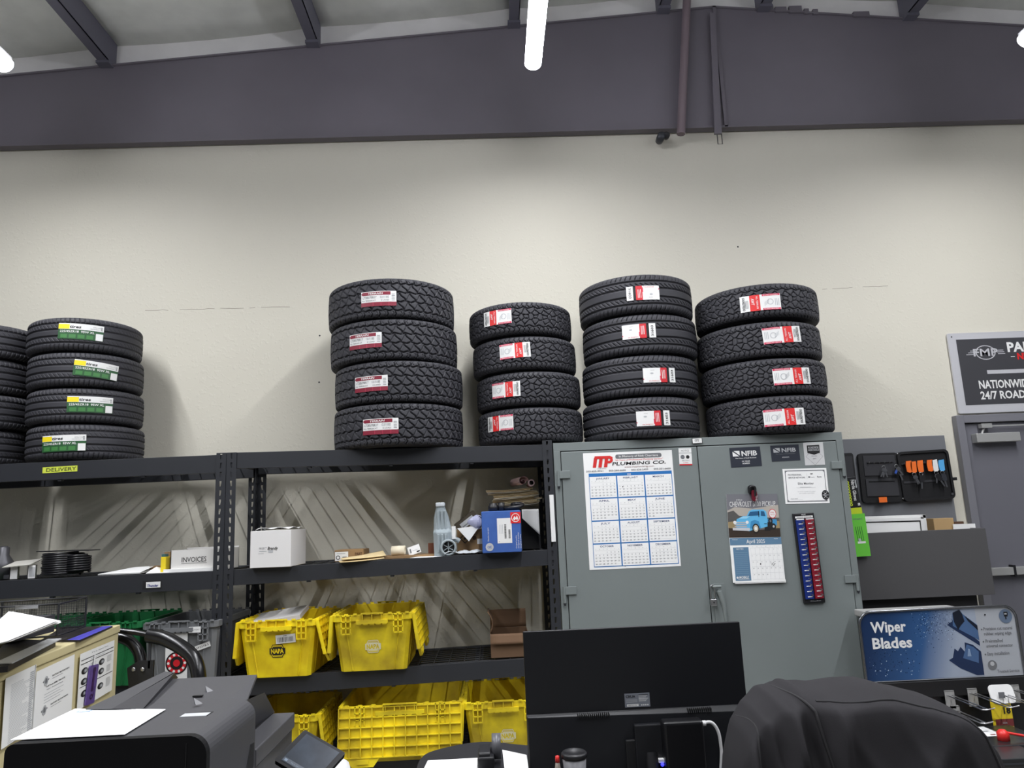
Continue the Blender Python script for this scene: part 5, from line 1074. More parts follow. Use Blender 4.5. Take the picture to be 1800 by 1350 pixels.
U = lambda pts: [(x*w_, y*h) for x, y in pts]
s.flat(U([(.555, .76), (.60, .68), (.745, .44), (.745, .50), (.60, .82)]), 0, wd1); s.flat(U([(.59, .74), (.60, .93), (.645, .97), (.665, .90), (.745, .74), (.745, .52)]), .0006, wd3); s.flat(U([(.60, .80), (.60, .93), (.645, .97), (.66, .90), (.668, .80), (.64, .74), (.62, .68)]), .0012, wd2); s.flat(U([(.672, .88), (.745, .73), (.745, .66), (.69, .80)]), .0014, wd2)
s.flat(U([(.535, .26), (.60, .14), (.70, .03), (.745, .03), (.745, .14), (.60, .33)]), 0, wd1); s.flat(U([(.56, .27), (.58, .42), (.60, .38), (.62, .44), (.645, .36), (.65, .50), (.70, .46), (.745, .36), (.745, .10), (.68, .12)]), .0006, wd1); s.flat(U([(.625, .28), (.66, .47), (.70, .43), (.73, .36), (.72, .20)]), .0012, wd3); s.flat(U([(.655, .30), (.665, .41), (.675, .40), (.68, .30)]), .0016, lb_)
o = s.build('wiper_picture', hp); o.matrix_local = Mh @ T(0, 0, -.0022)
def hook(x, z, L, label):
    t2 = thing('peg_hook', label, 'hook', (x, WY-.012, z), group='scan hooks of the display')
    s = MB(); s.box(-.022, .022, -.004, .0, -.07, .006, alu); s.box(-.022, .022, -.004, .012, .004, .008, alu); s.build('back_plate', t2)
    s = MB()
    for dx in (-.012, .012): s.tube([(dx, -.003, -.012), (dx, -L+.02, -.015)], .0028, CHROME, 6)
    s.tube([(-.012, -L+.02, -.015), (-.004, -L, -.013), (.03, -L-.005, -.006)], .0028, CHROME, 6); s.tube([(.012, -L+.02, -.015), (0, -L+.003, -.014)], .0028, CHROME, 6); s.build('prong', t2)
zh = P(1668, 1217, Y=WY-.012)
hxs = [(1668, 1217), (1708, 1213), (1748, 1210), (1782, 1207)]
for k, (px, py) in enumerate(hxs):
    q = P(px, py, Y=WY-.012); hook(q.x, q.z, .27 if k != 2 else .25, ('metal peg hook nearest the dark jacket', 'metal peg hook left of the yellow price tag', 'metal peg hook carrying the yellow price tag', 'metal peg hook at the right edge of the photo')[k])
q = P(1672, 1230, Y=WY-.012); hook(q.x+.01, q.z-.035, .22, 'lower metal peg hook just clear of the jacket')
q = P(1762, 1243, Y=WY-.09)
t = thing('price_tag', 'yellow tag marked 18 with a white top on the display hook', 'tag', (q.x, WY-.09, q.z-.02)); yl = mat('tag_yellow', (226, 200, 40), .5); tw = .082
s = MB(); s.prism([(-tw/2, -.10), (tw/2, -.10), (tw/2, .05), (-tw/2, .05)], -.02, 0, yl, F(0, 0, 0)); s.build('body', t)
s = MB(); s.prism(rrect(tw+.03, .08, .02, -tw/2-.002, .005), 0, .006, STK, F(0, -.001, .03) @ RX(-.3)); s.box(-.012, .014, -.008, -.004, .06, .085, GREYP); s.build('top_clip', t)
s = MB(); s.text('18', .018, .003, .026, .001, BLACK, F(0, -.001, -.010), wd=.032, al='c', bold=2); s.rect(-tw/2, -.062, tw, .032, .001, mat('tag_maroon', (112, 44, 44), .5), F(0, 0, 0)); s.rect(-tw/2+.045, -.10, tw-.045, .036, .001, mat('tag_lilac', (150, 134, 138), .5), F(0, 0, 0)); s.text('size', -.01, -.05, .01, .0016, LGREY, F(0, 0, 0)); s.build('print', t)
# product boxes hanging low on the display
tr = mat('black_tray', (30, 32, 34), .3)
def pack(px, py, Y, wd, d, hh, label, sheetl=False, cap=False):
    q = P(px, py, Y=Y); t2 = thing('wiper_pack', label, 'package', (q.x, Y, q.z-hh), group='black packs on the display')
    s = MB(); s.box(0, wd, 0, d, 0, hh, tr); s.build('tray', t2, bevel=.006)
    if sheetl:
        s = MB(); s.rect(.01, d*.45, wd*.62, d*.5, hh+.001, STK)
        for k in range(9): s.rect(.02+.045*(k % 5)*wd/.3, d*.5+.05*(k//5), .022, .012, hh+.0016, GREYP if k % 3 else mat('dark_red', (110, 40, 40), .5))
        s.build('label_sheet', t2)
    if cap:
        s = MB(); s.lathe([(0, 0), (.024, 0), (.024, .03), (.012, .042), (0, .042)], mat('signal_red', (214, 44, 40), .4), 8, T(wd*.52, d*.25, hh)); s.tube([(wd*.55, d*.25, hh+.03), (wd*.8, d*.2, hh+.012), (wd*1.3, d*.05, hh+.005)], .006, mat('signal_red', (214, 44, 40), .4), 6); s.build('red_cap', t2)
    s = MB(); s.box(.0, wd, -.002, 0, hh*.4, hh*.55, dgm); s.build('edge_strip', t2)
pack(1706, 1314, 3.20, .36, .28, .05, 'black pack with a white label sheet and red cap below the yellow tag', True, True)
pack(1744, 1336, 3.05, .22, .22, .035, 'lower black pack beside the jacket with a red corner', False, False)
q = P(1746, 1341, Y=3.04); s = MB(); s.box(0, .03, 0, .012, 0, .028, mat('signal_red', (214, 44, 40), .4)); o = s.build('red_corner', loc=(q.x, 3.035, q.z-.02)); tag(o, 'small red plastic clip on the lower black pack', 'clip')
q = P(1700, 1285, Y=3.4); s = MB(); s.box(-.06, .06, 0, .12, 0, .010, LGREY); 
for k in range(5): s.box(-.05+.022*k, -.036+.022*k, -.001, .05, .010, .0115, BLACK)
o = s.build('label_card', loc=(q.x, 3.40, q.z-.012)); tag(o, 'pale printed card behind the black pack on the display', 'card')
q = P(1525, 1068, Y=4.0); q2 = P(1695, 1062, Y=4.0); t = thing('white_case', 'long white box lying behind the blue header sign', 'box', (q.x-.0, 3.70, q.z-.16)); s = MB(); s.box(0, (q2.x-q.x), .30, .46, .10, .134, mat('dull_white', (150, 150, 148), .7)); s.build('box', t, bevel=.006)
s = MB(); s.box(.02, q2.x-q.x-.02, .30, .46, -q.z+.16, .10, mat('black_laminate_and_gap', (24, 24, 26), .6)); o = s.build('plinth', loc=(q.x, 3.70, q.z-.16)); tag(o, 'black low counter under the long white box', 'counter')
# ------------------------------------------------------------------ filing cabinet with papers
beige = mat('beige_enamel', (206, 194, 150), .45, bump=.01, bscale=30); FZ = 1.03
c0 = P(212, 1098, Z=FZ); c1 = P(0, 1181, Z=FZ); dv = (c1-c0).normalized(); perp = Vector((dv.y, -dv.x, 0)); perp = perp if perp.x < 0 else -perp
L = 1.9
Mf = Matrix(((dv.x, -perp.x, 0, c0.x), (dv.y, -perp.y, 0, c0.y), (0, 0, 1, 0), (0, 0, 0, 1)))     # local x along the cabinet towards the viewer, local -y into the cabinet
t = thing('filing_cabinet', 'beige steel cabinet at lower left with papers taped to its side', 'cabinet', M=Mf)
s = MB(); s.box(0.004, L, -.5, -.006, 0, FZ-.035, beige); s.build('body', t, bevel=.004)
s = MB(); s.box(0, L+.004, -.504, 0, FZ-.034, FZ, beige); s.build('top', t, bevel=.004)
sd = Vector((-perp.x, -perp.y, 0)); 
def side_sheet(bl, br, tl, label, draw, off=.004, cat='paper', name='taped_paper'):
    o_ = c0+sd*off; pts = [PN(x, y, o_, sd) for x, y in (bl, br, tl)]
    return sheet(name, label, cat, None, None, None, draw, M=frame(*pts), thick=.0008)
def lines(s, x0, x1, y, n, dy, hh, m_, w_, h, seed=1, ragged=.3):
    r = random.Random(seed)
    for k in range(n): s.rect(x0*w_, (y-k*dy)*h, (x1-x0)*w_*(1-ragged*r.random()), hh*h, 0, m_)
def dp3(s, w_, h):
    s.text('Tire size list', .30*w_, .93*h, .022*h, 0, GREYP, wd=.5*w_); s.rect(.03*w_, .86*h, .95*w_, .014*h, 0, BLACK); s.rect(.03*w_, .79*h, .95*w_, .014*h, 0, BLACK); s.rect(.03*w_, .38*h, .95*w_, .014*h, 0, BLACK); s.rect(.3*w_, .825*h, .4*w_, .008*h, 0, LGREY)
    for x, y in ((.14, .66), (.62, .68), (.14, .47), (.62, .50), (.16, .25), (.62, .22)): s.disc(x*w_, y*h, .085*w_, 0, BLACK, ry=.06*h); s.disc((x+.02)*w_, y*h, .055*w_, .0006, GREYP, ry=.04*h); s.disc((x+.02)*w_, y*h, .03*w_, .001, LGREY, ry=.022*h)
    for x in (.30, .78): lines(s, x, x+.16, .74, 6, .022, .006, GREYP, w_, h, 3); lines(s, x, x+.16, .55, 6, .022, .006, GREYP, w_, h, 5); lines(s, x, x+.16, .30, 8, .022, .006, GREYP, w_, h, 6)
side_sheet((135, 1250), (196.5, 1213), (134, 1153), 'taped sheet with tire pictures and black bars, nearest the green totes', dp3)
def dp2(s, w_, h):
    for yb in (.80, .38):
        s.flat([(.16*w_, yb*h), (.24*w_, (yb+.045)*h), (.33*w_, (yb+.01)*h), (.25*w_, (yb-.045)*h)], 0, GREYP); s.ring(.245*w_, yb*h, .03*w_, .05*w_, .0006, LGREY); s.text('FACTORY MOTOR PARTS', .40*w_, (yb+.02)*h, .022*h, 0, BLACK, wd=.46*w_, bold=1.2); s.rect(.40*w_, (yb-.012)*h, .28*w_, .006*h, 0, GREYP)
    s.text('Toll Free (888) 740-5475', .25*w_, .70*h, .022*h, 0, BLACK, wd=.50*w_, bold=1); s.text('Hours - Automotive Repair', .28*w_, .655*h, .018*h, 0, GREYP, wd=.42*w_, bold=.6)
    for k in range(4): s.rect(.22*w_, (.60-.04*k)*h, (.5-.08*(k % 2))*w_, .008*h, 0, LGREY)
side_sheet((56, 1308), (125, 1262), (60, 1183), 'middle taped sheet with grey emblem and dark heading lines', dp2, off=.006)
def dp1(s, w_, h): lines(s, .18, .95, .86, 40, .022, .006, LGREY, w_, h, 2, .5); lines(s, .80, .95, .9, 30, .03, .02, LGREY, w_, h, 4, .3); s.rect(.96*w_, 0, .015*w_, h, 0, GREYP)
side_sheet((2, 1318), (57, 1282), (8, 1194), 'taped sheet full of fine grey lines, leftmost on the beige cabinet', dp1)
o_ = c0+sd*.008; q = PN(160, 1202, o_, sd)
Mq = Matrix(((-dv.x, 0, sd.x, q.x), (-dv.y, 0, sd.y, q.y), (0, 1, 0, q.z), (0, 0, 0, 1)))
t = thing('gauge_card', 'purple plastic gauge card hanging over the tire picture sheet', 'gauge', M=Mq); pur = mat('purple_plastic', (98, 76, 140), .3); t.scale = (1.55, 1, 1)
s = MB(); Mr_ = RZ(-.14); s.prism(rrect(.066, .155, .006, -.033, -.08), 0, .006, pur, Mr_); s.build('body', t, bevel=.001)
s = MB(); s.prism(rrect(.014, .09, .005, -.007, -.03), .006, .0075, mat('deep_purple', (58, 30, 74), .3), Mr_)
for y in (-.05, .055): s.ring(0, y, .006, .011, .0078, mat('deep_purple', (58, 30, 74), .3), Mr_)
s.text('GAUGE', 0, 0, .008, .0078, mat('deep_purple', (58, 30, 74), .3), Mr_ @ T(.018, -.05, 0) @ RZ(PI/2)); s.build('print', t)
s = MB(); s.box(-.004, .004, .07, .115, .001, .004, STK, Mr_); s.build('strap', t)
def top_pt(x, y, z=FZ): return P(x, y, Z=z)
# magazine, folders, papers on top
def topsheet(pts, z, label, cat, name, m_, draw=None, th=.004, up=0):
    q = [P(x, y, Z=z) for x, y in pts]; o0 = q[0]; s = MB(); s.add([(p-o0) for p in q]+[(p-o0-Vector((0, 0, th))) for p in q], [(0, 1, 2, 3), (7, 6, 5, 4), (0, 4, 5, 1), (1, 5, 6, 2), (2, 6, 7, 3), (3, 7, 4, 0)], m_)
    o = s.build(name, loc=o0); return tag(o, label, cat)
blm = mat('magazine_black', (32, 30, 36), .3, rgb2=(58, 54, 52), vscale=6); vio = mat('violet_print', (78, 74, 176), .4)
q = [(70, 1126), (140, 1125), (198, 1100), (108, 1103)]
topsheet(q, FZ+.008, 'dark glossy magazine with a violet edge lying on the beige cabinet', 'magazine', 'magazine', blm, th=.008)
s = MB(); pts = [P(x, y, Z=FZ+.0092) for x, y in ((118, 1125), (140, 1125), (198, 1100), (180, 1101))]; s.add([p for p in pts], [(0, 1, 2, 3)], vio); mg = bpy.data.objects['magazine']; o = s.build('violet_band', mg); o.location = -Vector(mg.location)
topsheet([(-40, 1176), (14, 1170), (98, 1127), (20, 1122)], FZ+.022, 'black folder under the mesh tray on the beige cabinet', 'folder', 'folder', mat('black_folder', (34, 33, 37), .45), th=.02)
topsheet([(-12, 1166), (21, 1165), (108, 1122), (84, 1123)], FZ+.028, 'white card sticking out from the black folder', 'card', 'card', LGREY, th=.004)
bk = P(-18, 1120, Z=FZ+.02)
t = thing('mesh_tray', 'black wire mesh letter tray holding a pile of papers', 'tray', (bk.x, bk.y, FZ+.030)); t.rotation_euler = (0, 0, math.atan2(dv.y, dv.x)+PI/2)
tx = P(100, 1118, Z=FZ+.03); tz = P(98, 1062, Y=tx.y).z-FZ-.03; lw = (tx-bk).length; t.location = (tx.x, tx.y, FZ+.030)
mm = mat('black_wire', (34, 35, 38), .5)
meshm = mat('wire_mesh', (40, 40, 42), .5, alpha=.55)
s = MB(); W2, D2 = .34, .30
s.tube([(0, 0, tz), (-W2, 0, tz), (-W2, D2, tz), (0, D2, tz)], .004, mm, 6, closed=True); s.tube([(0, 0, 0), (-W2, 0, 0), (-W2, D2, 0), (0, D2, 0)], .004, mm, 6, closed=True)
for x, y in ((0, 0), (-W2, 0), (-W2, D2), (0, D2)): s.tube([(x, y, 0), (x, y, tz)], .005, mm, 6)
s.build('frame', t)
s = MB(); st = .010
for k in range(int(W2/st)+1): s.tube([(-k*st, D2, .0), (-k*st, D2, tz)], .0009, mm, 3)
for k in range(int(tz/st)+1): s.tube([(0, D2, k*st), (-W2, D2, k*st)], .0009, mm, 3); 
for k in range(int(D2/st)+1): s.tube([(0, k*st, 0), (0, k*st, tz*.42)], .0009, mm, 3)
for k in range(int(tz*.42/st)+1): s.tube([(0, 0, k*st), (0, D2, k*st)], .0009, mm, 3)
s.build('mesh', t)
s = MB(); s.box(-.16, -.075, -.006, .004, tz-.012, tz+.002, CHROME); s.build('label_holder', t)
for k in range(9):
    z = FZ+.105+.0045*k; dx = random.uniform(-6, 6); pts = [(-60+dx, 1148), (17+dx, 1129), (105+dx*.8, 1096-k*.4), (20+dx, 1080-k*.4)]
    q = [P(x, y-2, Z=z) for x, y in pts]; o0 = q[0]; s = MB(); s.add([(p-o0) for p in q], [(0, 1, 2, 3)], PAPER)
    o = s.build('paper_sheet', loc=o0, solid=.0012); tag(o, 'topmost white sheet of the pile in the mesh tray' if k == 8 else 'white sheet in the pile of papers in the mesh tray', 'paper', 'sheets in the mesh tray')
s = MB(); o0 = P(20, 1105, Z=FZ+.07); s.box(-.14, .10, -.10, .16, 0, .07, mat('grey_file', (60, 60, 64), .5)); o = s.build('file_box', loc=(o0.x-.02, o0.y, FZ+.032)); tag(o, 'dark file box in the mesh tray under the white papers', 'box')
# ------------------------------------------------------------------ hand truck
blt = mat('gloss_black_tube', (18, 18, 20), .25)
def pp(x, y, Y): return P(x, y, Y=Y)
t = thing('hand_truck', 'black tubular hand truck handles standing before the green totes', 'hand truck', (pp(250, 1190, 3.80).x, 3.80, 0)); o0 = Vector(t.location)
s = MB(); s.tube(spline([pp(205, 1108, 3.80)-o0, pp(240, 1112, 3.80)-o0, pp(262, 1116, 3.80)-o0]), .014, blt, 8); s.tube(spline([pp(262, 1117, 3.79)-o0, pp(290, 1123, 3.77)-o0, pp(322, 1140, 3.74)-o0, pp(342, 1160, 3.72)-o0, pp(350, 1195, 3.70)-o0, pp(352, 1260, 3.70)-o0]), .034, blt, 12); s.build('handle', t)
s = MB(); s.tube(spline([pp(205, 1118, 3.85)-o0, pp(228, 1127, 3.84)-o0, pp(243, 1145, 3.83)-o0, pp(248, 1165, 3.82)-o0]), .027, blt, 12); s.build('handle', t)
s = MB(); a = pp(224, 1200, 3.80)-o0; b2 = pp(272, 1160, 3.80)-o0; s.prism([(a.x+.02, a.z-.08), (b2.x, a.z-.08), (b2.x, b2.z), (a.x+.05, b2.z), (a.x, b2.z-.03)], 0, .012, mat('black_plate', (28, 28, 31), .5), F(0, 0, 0)); s.build('bracket', t, bevel=.003)
s = MB()
for px in (234, 250): q = pp(px, 1177, 3.78)-o0; s.lathe([(0, 0), (.010, 0), (.010, .006), (.004, .008), (0, .008)], CHROME, 12, T(q.x, -.013, q.z) @ RX(PI/2))
s.build('bolt', t)
s = MB(); q = pp(261, 1120, 3.77)-o0; s.box(q.x-.012, q.x+.012, -.03, .0, q.z-.012, q.z+.012, STEEL); s.box(q.x-.008, q.x+.008, -.012, -.006, q.z-.15, q.z-.01, dgm); s.build('clamp', t, bevel=.003)
s = MB(); a = pp(250, 1190, 3.80)-o0; s.tube([(a.x, .02, a.z), (a.x, .05, .0)], .018, blt, 8); c_ = pp(352, 1258, 3.70)-o0; s.tube([(c_.x, -.10, c_.z), (c_.x, -.08, .0)], .018, blt, 8); s.tube([(a.x, .04, .35), (c_.x, -.09, .35)], .014, blt, 8); s.build('post', t)
# ------------------------------------------------------------------ copier
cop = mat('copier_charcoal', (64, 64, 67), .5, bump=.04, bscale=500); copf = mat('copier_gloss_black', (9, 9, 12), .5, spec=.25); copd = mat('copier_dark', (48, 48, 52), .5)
ZT = 1.1035; YF = 1.40; XL, XR = -.858, -.513
t = thing('copier', 'dark grey office copier in the foreground with a gloss black front', 'copier', (XL, YF, 0)); W = XR-XL
# feeder: section along X with a rounded right shoulder, extruded in depth
def feed_sec(r, zl): 
    pts = [(0.0, zl), (0.0, ZT-.014)]+[(.014-.014*math.cos(a), ZT-.014+.014*math.sin(a)) for a in [PI/2*i/4 for i in range(1, 5)]]
    pts += [(W-r+r*math.sin(a), ZT-r+r*math.cos(a)) for a in [PI/2*i/8 for i in range(9)]]+[(W, zl)]
    return pts
Mfd = Matrix(((1, 0, 0, 0), (0, 0, 1, 0), (0, 1, 0, 0), (0, 0, 0, 1)))
s = MB(); s.prism(feed_sec(.034, .86), .004, .255, cop, Mfd); s.build('document_feeder', t, bevel=.002)
s = MB(); s.prism(feed_sec(.034, .86), -.012, .003, copf, Mfd); s.box(W-.036, W-.0345, -.0135, -.0118, .86, ZT-.012, BLACK); s.build('front_panel', t, bevel=.003)
s = MB(); s.prism([(.075, .90), (.215, .90), (.245, .98), (.245, 1.020), (.225, 1.022), (.205, .99), (.15, .945)], 0, .0015, mat('cutout_black', (12, 12, 14), .7), Matrix(((0, 0, 1, W), (1, 0, 0, 0), (0, 1, 0, 0), (0, 0, 0, 1)))); s.build('side_recess', t)
# input tray
tb = [P(x, y, Z=ZT+.004) for x, y in ((150, 1246), (448, 1187))]
s = MB(); x1 = P(452, 1187, Z=ZT+.01).x-XL; y1 = P(452, 1187, Z=ZT+.01).y-YF
s.hexa([(.03, .238, ZT-.012), (W-.015, .238, ZT-.012), (x1, y1, ZT+.002), (.06, y1, ZT+.002)], [(.03, .238, ZT-.001), (W-.055, .238, ZT-.001), (x1, y1, ZT+.012), (.06, y1, ZT+.012)], cop); tray = s.build('input_tray', t, bevel=.003)
s = MB()
for px, py in ((345, 1236), (365, 1214)): q = P(px, py, Z=ZT+.006)-Vector((XL, YF, 0)); s.add([(q.x-.004, q.y, ZT+.004), (q.x+.012, q.y+.004, ZT+.004), (q.x+.002, q.y-.008, ZT+.004), (q.x-.006, q.y+.002, ZT+.016)], [(0, 1, 3), (1, 2, 3), (2, 0, 3)], mat('flag_grey', (112, 112, 114), .5))
s.build('sensor_flag', tray)
s = MB(); q = P(348, 1222, Z=ZT+.006)-Vector((XL, YF, 0)); s.box(q.x-.010, q.x+.010, q.y-.004, q.y+.004, ZT+.003, ZT+.0058, BLACK); s.build('slot', tray)
s = MB(); q = P(346, 1255, Z=ZT+.001)-Vector((XL, YF, 0)); s.box(q.x-.026, q.x+.026, q.y-.016, q.y+.016, ZT-.001, ZT+.0006, BLACK); s.box(q.x-.026, q.x+.024, q.y-.017, q.y+.008, ZT, ZT+.0012, LGREY); s.build('status_window', t)
O_ = Vector((XL, YF, 0)); s = MB(); s.hexa([P(x, y, Z=ZT+.002)-O_ for x, y in ((150, 1249), (248, 1248), (312, 1191), (296, 1191))], [P(x, y, Z=ZT+.022)-O_ for x, y in ()] or [P(x, y, Z=ZT+z_)-O_ for x, y, z_ in ((150, 1246, .006), (196, 1246, .006), (306, 1182, .026), (290, 1180, .026))], cop); s.build('paper_guide', tray, bevel=.001)
s = MB(); q = [P(x, y, Z=z_)-O_ for x, y, z_ in ((197, 1245.5, ZT+.0065), (306.5, 1183, ZT+.0265), (313, 1191, ZT+.0025), (250, 1247, ZT+.0025))]; s.add(q, [(0, 3, 2, 1)], copd); s.build('guide_slope_shaded', tray)  # slope facing away from the lamps; its shade is put into the darker colour
# output wedge and flat bed
O0 = Vector((XL, YF, 0)); ZB = P(447, 1319, X=XR).z; back = P(514, 1252, Z=ZB)-O0
s = MB(); s.box(0, W+.002, .257, back.y, ZB-.035, ZB, cop); s.build('flatbed', t, bevel=.003)
s = MB(); s.box(0, W-.004, .02, back.y, 0, ZB-.037, copd); s.build('body', t, bevel=.004)
A_, B_, C_, D_ = P(430, 1232, Y=YF+.262)-O0, P(465, 1217, Y=YF+.40)-O0, P(447, 1279, Z=ZB)-O0, P(483, 1252, Z=ZB)-O0
E_ = Vector((A_.x-.05, D_.y, ZB)); A2 = Vector((A_.x, A_.y, ZB)); G_ = Vector((A_.x-.05, A_.y, ZB))
s = MB(); s.add([A_, B_, C_, D_, E_, A2, G_], [(0, 2, 1), (1, 2, 3), (1, 3, 4), (0, 1, 4, 6), (0, 5, 2), (6, 4, 3, 2, 5), (0, 6, 5)], cop); s.build('output_wedge', t)
o0 = P(18, 1301, Z=ZT+.003); q = [P(x, y, Z=ZT+.003)-o0 for x, y in ((18, 1301), (219, 1291), (291, 1247), (132, 1246))]
s = MB(); s.add(q, [(0, 1, 2, 3)], mat('copy_paper', (244, 244, 244), .7)); ps = s.build('printed_sheet', loc=o0, solid=.0008); tag(ps, 'white printed sheet lying on top of the dark copier', 'paper')
s = MB(); ux = (q[1]-q[0]).normalized(); uy = (q[3]-q[0]).normalized(); rnd = random.Random(6)
Mp = Matrix(((ux.x, uy.x, 0, 0), (ux.y, uy.y, 0, 0), (0, 0, 1, .0008), (0, 0, 0, 1)))
for k in range(14): s.rect(.03, .012+.011*k, .05+.05*rnd.random(), .0014, 0, LGREY, Mp)
s.rect(.105, .02, .085, .085, 0, mat('faint_grey', (228, 228, 228), .7), Mp); s.rect(.018, .185, .028, .022, 0, mat('pale_blue_print', (150, 176, 214), .6), Mp); s.rect(.022, .189, .020, .014, .0003, PAPER, Mp); s.build('print', ps)
# ------------------------------------------------------------------ desk
dk = mat('black_desk', (34, 34, 37), .45, bump=.02, bscale=200); dkz = .76
e0, e1, e2, e3 = (P(x, y, Z=dkz) for x, y in ((738, 1338), (768, 1318), (845, 1304), (925, 1310)))
t = thing('desk', 'black desk with a rounded back corner in the foreground', 'desk', (e0.x, 1.5, 0)); o0 = Vector(t.location)
ol = [(0, .45), (1.35, .45), (1.35, e3.y-1.5)]+[(p.x-o0.x, p.y-1.5) for p in spline([e3, e2, e1, e0+Vector((0, .02, 0)), Vector((e0.x, e0.y-.15, 0))], 6)]
s = MB(); s.prism(ol, dkz-.03, dkz, dk); s.build('desk_top', t, bevel=.004)
for x, y in ((.08, .52), (1.25, .52), (.22, .80), (1.25, .80)): s = MB(); s.box(x-.03, x+.03, y-.03, y+.03, 0, dkz-.03, dk); s.build('leg', t)
q = [P(x, y, Z=dkz+.003) for x, y in ((735, 1372), (845, 1368), (848, 1332), (752, 1337))]; o0 = q[0]; s = MB(); s.add([p-o0 for p in q], [(0, 1, 2, 3)], PAPER); o = s.build('paper_sheet', loc=o0, solid=.001); tag(o, 'white sheet lying flat on the black desk left of the tape dispenser', 'paper')
q = P(862, 1345, Z=dkz); t = thing('tape_dispenser', 'black tape dispenser with a grey roller between two white sheets on the desk', 'dispenser', (q.x, q.y, dkz))
s = MB(); s.box(-.035, .012, -.05, .05, 0, .035, BLKP); s.prism([(-.05, 0), (.05, 0), (.03, .05), (-.04, .045)], -.030, .0, BLKP, Matrix(((0, 0, 1, 0), (1, 0, 0, 0), (0, 1, 0, 0), (0, 0, 0, 1)))); s.build('body', t, bevel=.004)
s = MB(); s.lathe([(.008, -.012), (.034, -.012), (.034, .014), (.008, .014), (.008, -.012)], mat('grey_roll', (92, 92, 96), .35), 24, T(.018, .02, .045) @ RY(PI/2)); s.build('roll', t)
Mx = frame(P(889, 1372, Y=2.02), P(932, 1372, Y=2.03), P(886, 1318, Y=2.09)); s = MB(); s.add([(0, 0, 0), (Mx[1], 0, 0), (Mx[1], Mx[2]*.83, 0), (0, Mx[2], 0)], [(0, 1, 2, 3)], PAPER); s.text('Invoice', .03, .03, .006, .001, LGREY); o = s.build('leaning_sheet', solid=.0008); o.matrix_world = Mx[0]; tag(o, 'white sheet leaning up beside the monitor edge', 'paper')
# ------------------------------------------------------------------ monitor seen from behind
MY = 2.10; bl, br, tl = P(929, 1350, Y=MY), P(1324, 1350, Y=MY), P(919, 1111, Y=MY); tr_ = P(1299, 1094, Y=MY)
mz0 = .785; mz1 = 1.1475; mx0, mx1 = .066, .662
t = thing('monitor', 'large black monitor seen from behind with a specification sticker', 'monitor', (mx0, MY, mz0)); w_ = mx1-mx0; h = mz1-mz0
mbk = mat('monitor_back', (20, 21, 25), .42, bump=.02, bscale=600)
s = MB(); s.box(0, w_, .0, .012, 0, h, mbk); s.build('back_shell', t, bevel=.002)
hz = P(930, 1256, Y=MY).z-mz0
s = MB(); s.hexa([(.0, .0, 0), (w_, .0, 0), (w_, .0, hz), (0, .0, hz)], [(.003, -.022, 0), (w_-.003, -.022, 0), (w_-.003, -.016, hz-.014), (.003, -.010, hz-.006)], mbk)
for k in range(16): s.box(.135+.0055*k, .138+.0055*k, -.020, -.004, hz-.012, hz-.002, BLACK)
for k in range(12): s.box(.43+.0055*k, .433+.0055*k, -.020, -.004, hz-.012, hz-.002, BLACK)
s.build('lower_bulge', t, bevel=.002)
s = MB(); s.box(0.004, w_-.004, .012, .016, .004, h-.004, mat('screen_glass', (10, 10, 12), .1)); s.build('screen', t)
s = MB(); s.box(w_*.47, w_*.62, -.040, -.02, .0, hz-.03, mbk); s.box(w_*.43, w_*.66, -.032, -.022, 0, hz*.55, BLACK); s.build('mount_plate', t, bevel=.003)
s = MB(); s.tube([(w_*.54, -.03, .05), (w_*.54, -.05, -.015)], .018, BLKP, 12); s.lathe([(0, 0), (.11, 0), (.11, .008), (.04, .014), (0, .014)], BLKP, 28, T(w_*.54, -.05, dkz-mz0)); s.build('stand', t)
a, b2 = P(1101, 1247, Y=MY-.02)-Vector((mx0, 0, mz0)), P(1144, 1220, Y=MY-.02)-Vector((mx0, 0, mz0)); s = MB(); wl, hl = b2.x-a.x, b2.z-a.z
s.rect(0, 0, wl, hl, 0, mat('sticker_grey', (118, 122, 130), .4)); s.text('CRUA', .05*wl, .68*hl, .18*hl, .0004, BLACK, wd=.38*wl, bold=1.5); s.rect(.08*wl, .06*hl, .46*wl, .16*hl, .0004, STK); s.text('180W19V', .12*wl, .10*hl, .07*hl, .0008, BLACK, wd=.36*wl)
for k in range(6): s.rect(.56*wl, (.86-.09*k)*hl, .38*wl*(1-.12*(k % 3)), .03*hl, .0004, STK if k else BLACK)
for k in range(3): s.rect(.06*wl, (.52-.08*k)*hl, .44*wl, .025*hl, .0004, LGREY)
for k in range(4): s.rect((.64+.08*k)*wl, .09*hl, .05*wl, .09*hl, .0004, STK)
o = s.build('spec_sticker', t, loc=(a.x, -.0012, max(a.z, hz+.001))); o.rotation_euler = (PI/2, 0, 0); o['label'] = 'pale grey specification sticker'
